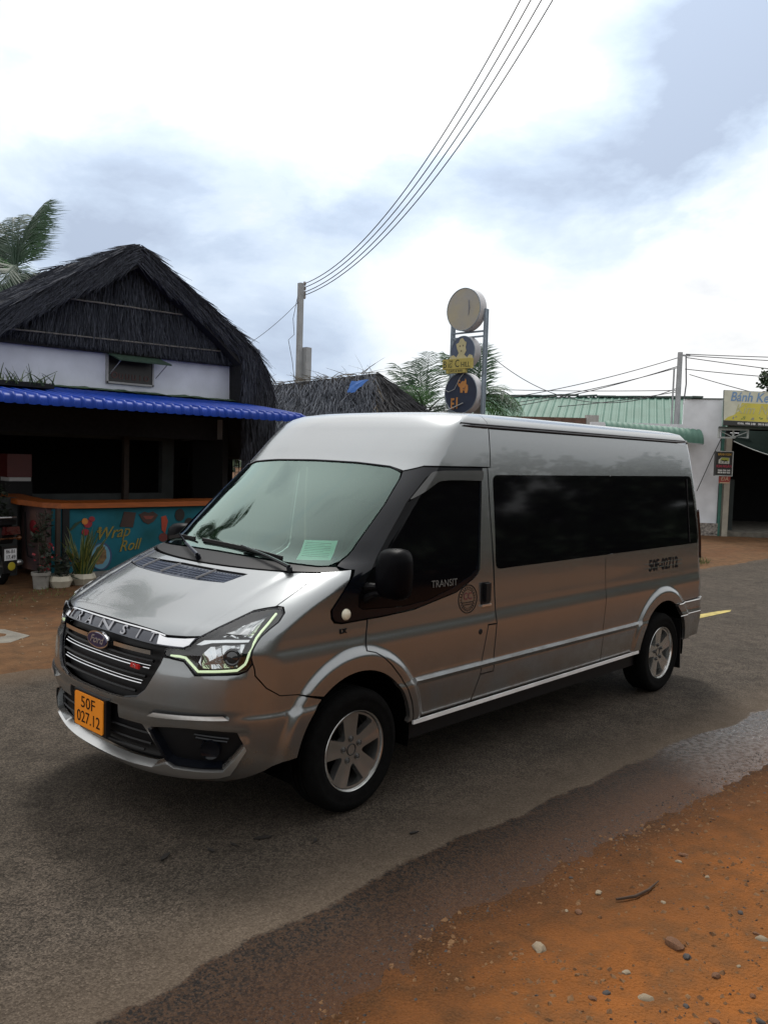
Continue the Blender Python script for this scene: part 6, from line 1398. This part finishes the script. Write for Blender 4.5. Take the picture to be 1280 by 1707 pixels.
    for i in range(n + 1):
        for j in range(n + 1):
            u, v_ = i / n, j / n; p = a.lerp(b_, u).lerp(d.lerp(c, u), v_); p.z -= .10 * math.sin(math.pi * u) * v_ + .02 * math.sin(9 * u); m.v.append(tuple(p))
    m.f = [(i * (n + 1) + j, (i + 1) * (n + 1) + j, (i + 1) * (n + 1) + j + 1, i * (n + 1) + j + 1) for i in range(n) for j in range(n)]
    tp = build('shade_cloth', m, mat('shade_green', (.006, .012, .010), rough=1., spec=.05), t, smooth=True); m2 = MB(); m2.tube([m.v[i * (n + 1) + n] for i in range(n + 1)], .012, 5); build('hem', m2, mat('pale_steel', (.45, .48, .47)), tp)
shop()
def small_signs():
    t = empty('hanging_sign', tuple(fr(9.25, 23, 2.1)), 'black hanging light box sign with a cake picture and red letters by the shop opening', 'sign'); c = fr(9.245, 23, 2.10); rx = (RD * .98 - VD * .1).normalized(); nn = rx.cross(Z3); k1 = c
    m = MB(); m.prism([(-.22, -.335), (.22, -.335), (.22, .335), (-.22, .335)], c - nn * .18, rx, Z3, .18, n=tuple(nn)); bx = build('light_box', m, mat('sign_black', (.018, .018, .016)), t)
    m = MB()
    for x0, y0, x1, y1 in ((-.22, .33, .22, .33), (.22, -.335, .22, .335), (-.22, -.33, .22, -.33)): m.beam(c + nn * .005 + rx * x0 + Z3 * y0, c + nn * .005 + rx * x1 + Z3 * y1, .015, .018)
    build('frame', m, mat('pale_steel', (.45, .48, .47)), bx)
    for s_, z, sz, mt in (('BÁNH KEM', .245, .085, mat('amber_print', (.42, .24, .03))), ('KIM NGÂN', -.075, .10, mat('magenta_print', (.34, .02, .05))), ('0366 998 248', -.185, .058, mat('sign_white', (.6, .6, .58))), ('0818 858 828', -.245, .058, mat('sign_white', (.6, .6, .58)))):
        m = MB(); letter(m, s_, c + nn * .004 + Z3 * z, rx, Z3, sz, depth=.003, bold=.002, xscale=.82 if z > -.1 else 1.0); build('lettering', m, mt, bx)
    m = MB(); m.prism([(-.15, .0), (.13, .0), (.13, .16), (-.08, .165), (-.15, .10)], c + nn * .002, rx, Z3, .003, n=tuple(nn)); build('cake_picture', m, mat('cake_white', (.5, .5, .45)), bx)
    m = MB(); m.prism([(-.12, .08), (.11, .07), (.12, .155), (-.07, .16)], c + nn * .006, rx, Z3, .002, n=tuple(nn)); build('cake_icing', m, mat('cake_lime', (.28, .30, .04)), bx)
    m = MB(); m.prism([(-.11, .085), (.0, .06), (.09, .07), (.04, .10), (.0, .085), (-.06, .10)], c + nn * .009, rx, Z3, .002, n=tuple(nn)); build('cake_shadow', m, mark_black, bx)
    for k in range(3): m = MB(); m.prism([(-.11 + .08 * k, .015), (-.06 + .08 * k, .015), (-.06 + .08 * k, .06), (-.11 + .08 * k, .06)], c + nn * .006, rx, Z3, .002, n=tuple(nn)); build('cake_panel', m, mat('sketch_grey', (.22, .23, .20)), bx)
    t2_ = empty('red_notice', tuple(fr(9.28, 23, 1.67)), 'small red notice with pale handwriting below the black hanging sign', 'notice'); c = fr(9.28, 23.02, 1.665)
    m = MB(); m.prism([(-.15, -.10), (.13, -.10), (.16, .10), (-.15, .10)], c, rx, Z3, .015, n=tuple(nn)); b2 = build('board', m, mat('notice_red', (.24, .03, .02), rough=.6), t2_)
    m = MB(); m.prism([(-.13, -.10), (.12, -.10), (.13, -.065), (-.12, -.07)], c + nn * .016, rx, Z3, .002, n=tuple(nn)); build('pale_edge', m, mat('notice_pale', (.42, .30, .20)), b2)
    m = MB(); letter(m, 'ĐÁ', c + nn * .018 + Z3 * .015, rx, Z3, .15, depth=.003, shear=.1); build('lettering', m, mat('notice_pale', (.42, .30, .20)), b2)
small_signs()

# ---- trees: one past the shop, and the row on the near side of the road that the van mirrors
leafm = mat('leaf_green', (.018, .045, .016), rough=.55, var=.5, scale=1.6, col2=(.05, .085, .03)); barkm = mat('bark', (.06, .045, .035), rough=.95, var=.3, scale=8, bump=.5)
def crown_mesh(seed, n, rx, rz, lw):
    rnd = random.Random(seed); m = MB(); cl = [(Vector((rnd.gauss(0, rx * .5), rnd.gauss(0, rx * .5), rnd.gauss(0, rz * .45))), rnd.uniform(.28, .5) * rx) for _ in range(16)]
    for _ in range(n):
        c, r = rnd.choice(cl); d = Vector((rnd.gauss(0, 1), rnd.gauss(0, 1), rnd.gauss(0, 1))).normalized(); p = c + d * r * rnd.random() ** .4
        a = Vector((rnd.gauss(0, 1), rnd.gauss(0, 1), rnd.gauss(-.3, .6))).normalized(); s = a.cross(Vector((rnd.gauss(0, 1), rnd.gauss(0, 1), rnd.gauss(0, 1)))).normalized() * lw * .4; l = lw * rnd.uniform(.7, 1.4)
        m.add([p, p + a * l * .5 + s, p + a * l, p + a * l * .5 - s], [(0, 1, 2, 3)])
    me = bpy.data.meshes.new('crown'); me.from_pydata(m.v, [], m.f); me.update(); me.materials.append(leafm); return me, cl
def tree(base, h, crown, label, group=None, s=1.):
    t = empty('leafy_tree', tuple(base), label, 'tree', group); me, cl = crown; b = Vector(base)
    o = bpy.data.objects.new('crown', me); COL.objects.link(o); o.parent = t; o.location = (0, 0, h); o.scale = (s, s, s); o.rotation_euler = (0, 0, random.uniform(0, 6))
    m = MB(); m.tube([b, b + Vector((.1, .05, h * .5)), b + Vector((0, 0, h))], [.2, .14, .06], 9)
    for c, r in cl[:7]: m.tube([b + Vector((.05, .02, h * .55)), b + Vector((0, 0, h)) + c * s * .5 - Z3 * .3, b + Vector((0, 0, h)) + c * s * .9], [.07, .045, .02], 6)
    build('trunk', m, barkm, t, smooth=True)
def darkening_bush(base, h, crown, label, group, s):
    t = empty('darkening_bush', tuple(base), label, 'darkening_bush', group); me, cl = crown
    o = bpy.data.objects.new('foliage', me); COL.objects.link(o); o.parent = t; o.location = (0, 0, h); o.scale = (s, s, s); o.rotation_euler = (0, 0, random.uniform(0, 6))
C1 = crown_mesh(1, 2600, .9, 1.0, .13); tree(fr(14.15, 29.5), 5.0, C1, 'small leafy green tree rising behind the cake shop sign')
C2, C3 = crown_mesh(2, 3600, 2.6, 2.4, .42), crown_mesh(3, 3600, 2.6, 2.4, .42)
for k, (x, y, h, s) in enumerate(((-9, -13.5, 3.6, 1.), (-4.5, -15, 4.2, 1.1), (.5, -13.5, 3.6, .95), (5, -14.5, 4.4, 1.15), (9.5, -12.5, 3.4, .95), (14, -12, 3.8, 1.05), (18.5, -10.5, 3.3, .95), (23, -10.5, 3.7, 1.05), (28, -9.5, 3.3, 1.), (34, -9, 3.6, 1.1), (42, -8.5, 3.6, 1.1), (52, -8, 3.8, 1.3))):
    tree((x, y, 0), h * .74, (C2, C3)[k % 2], 'bushy roadside tree on the near side of the road, behind the photographer', 'trees on the near side of the road', s * .72)

C4, C5 = crown_mesh(6, 2200, 1.5, .9, .30), crown_mesh(7, 2200, 1.5, .9, .30)
for k in range(17):  # unseen shrubs, added to darken what the van side reflects
    x = -7 + 3.1 * k + .6 * math.sin(k * 2.3); y = -10.2 + .05 * k + .5 * math.sin(k * 1.7)
    darkening_bush((x, y, 0), .95, (C4, C5)[k % 2], 'unseen low shrub added on the near side of the road to darken the van reflections', 'shrubs added to darken the van reflections', 1.0 + .15 * math.sin(k * 3.1))

rnd = random.Random(12); m = MB()
for k in range(300):
    t_ = rnd.random()
    if k < 150: c = Vector((-140 + 330 * t_, 78 + rnd.uniform(-10, 25), 0))
    elif k < 230: c = Vector((150 + rnd.uniform(-15, 20), -70 + 160 * t_, 0))
    else: c = Vector((-140 + 330 * t_, -60 - rnd.uniform(0, 25), 0))
    h = rnd.uniform(2.2, 5.2); r_ = rnd.uniform(1.8, 3.4)
    for _ in range(34):
        p = c + Vector((rnd.gauss(0, r_), rnd.gauss(0, r_), h * rnd.random())); a = Vector((rnd.gauss(0, 1), rnd.gauss(0, 1), rnd.gauss(0, 1))).normalized(); b_ = a.cross(Vector((rnd.gauss(0, 1), rnd.gauss(0, 1), rnd.gauss(0, 1)))).normalized(); l = rnd.uniform(.6, 1.3)
        m.add([p - a * l, p + b_ * l * .6, p + a * l, p - b_ * l * .6], [(0, 1, 2, 3)])
tag(build('treeline', m, leafm), 'far off green scrub and trees along the horizon', None, None, 'stuff')
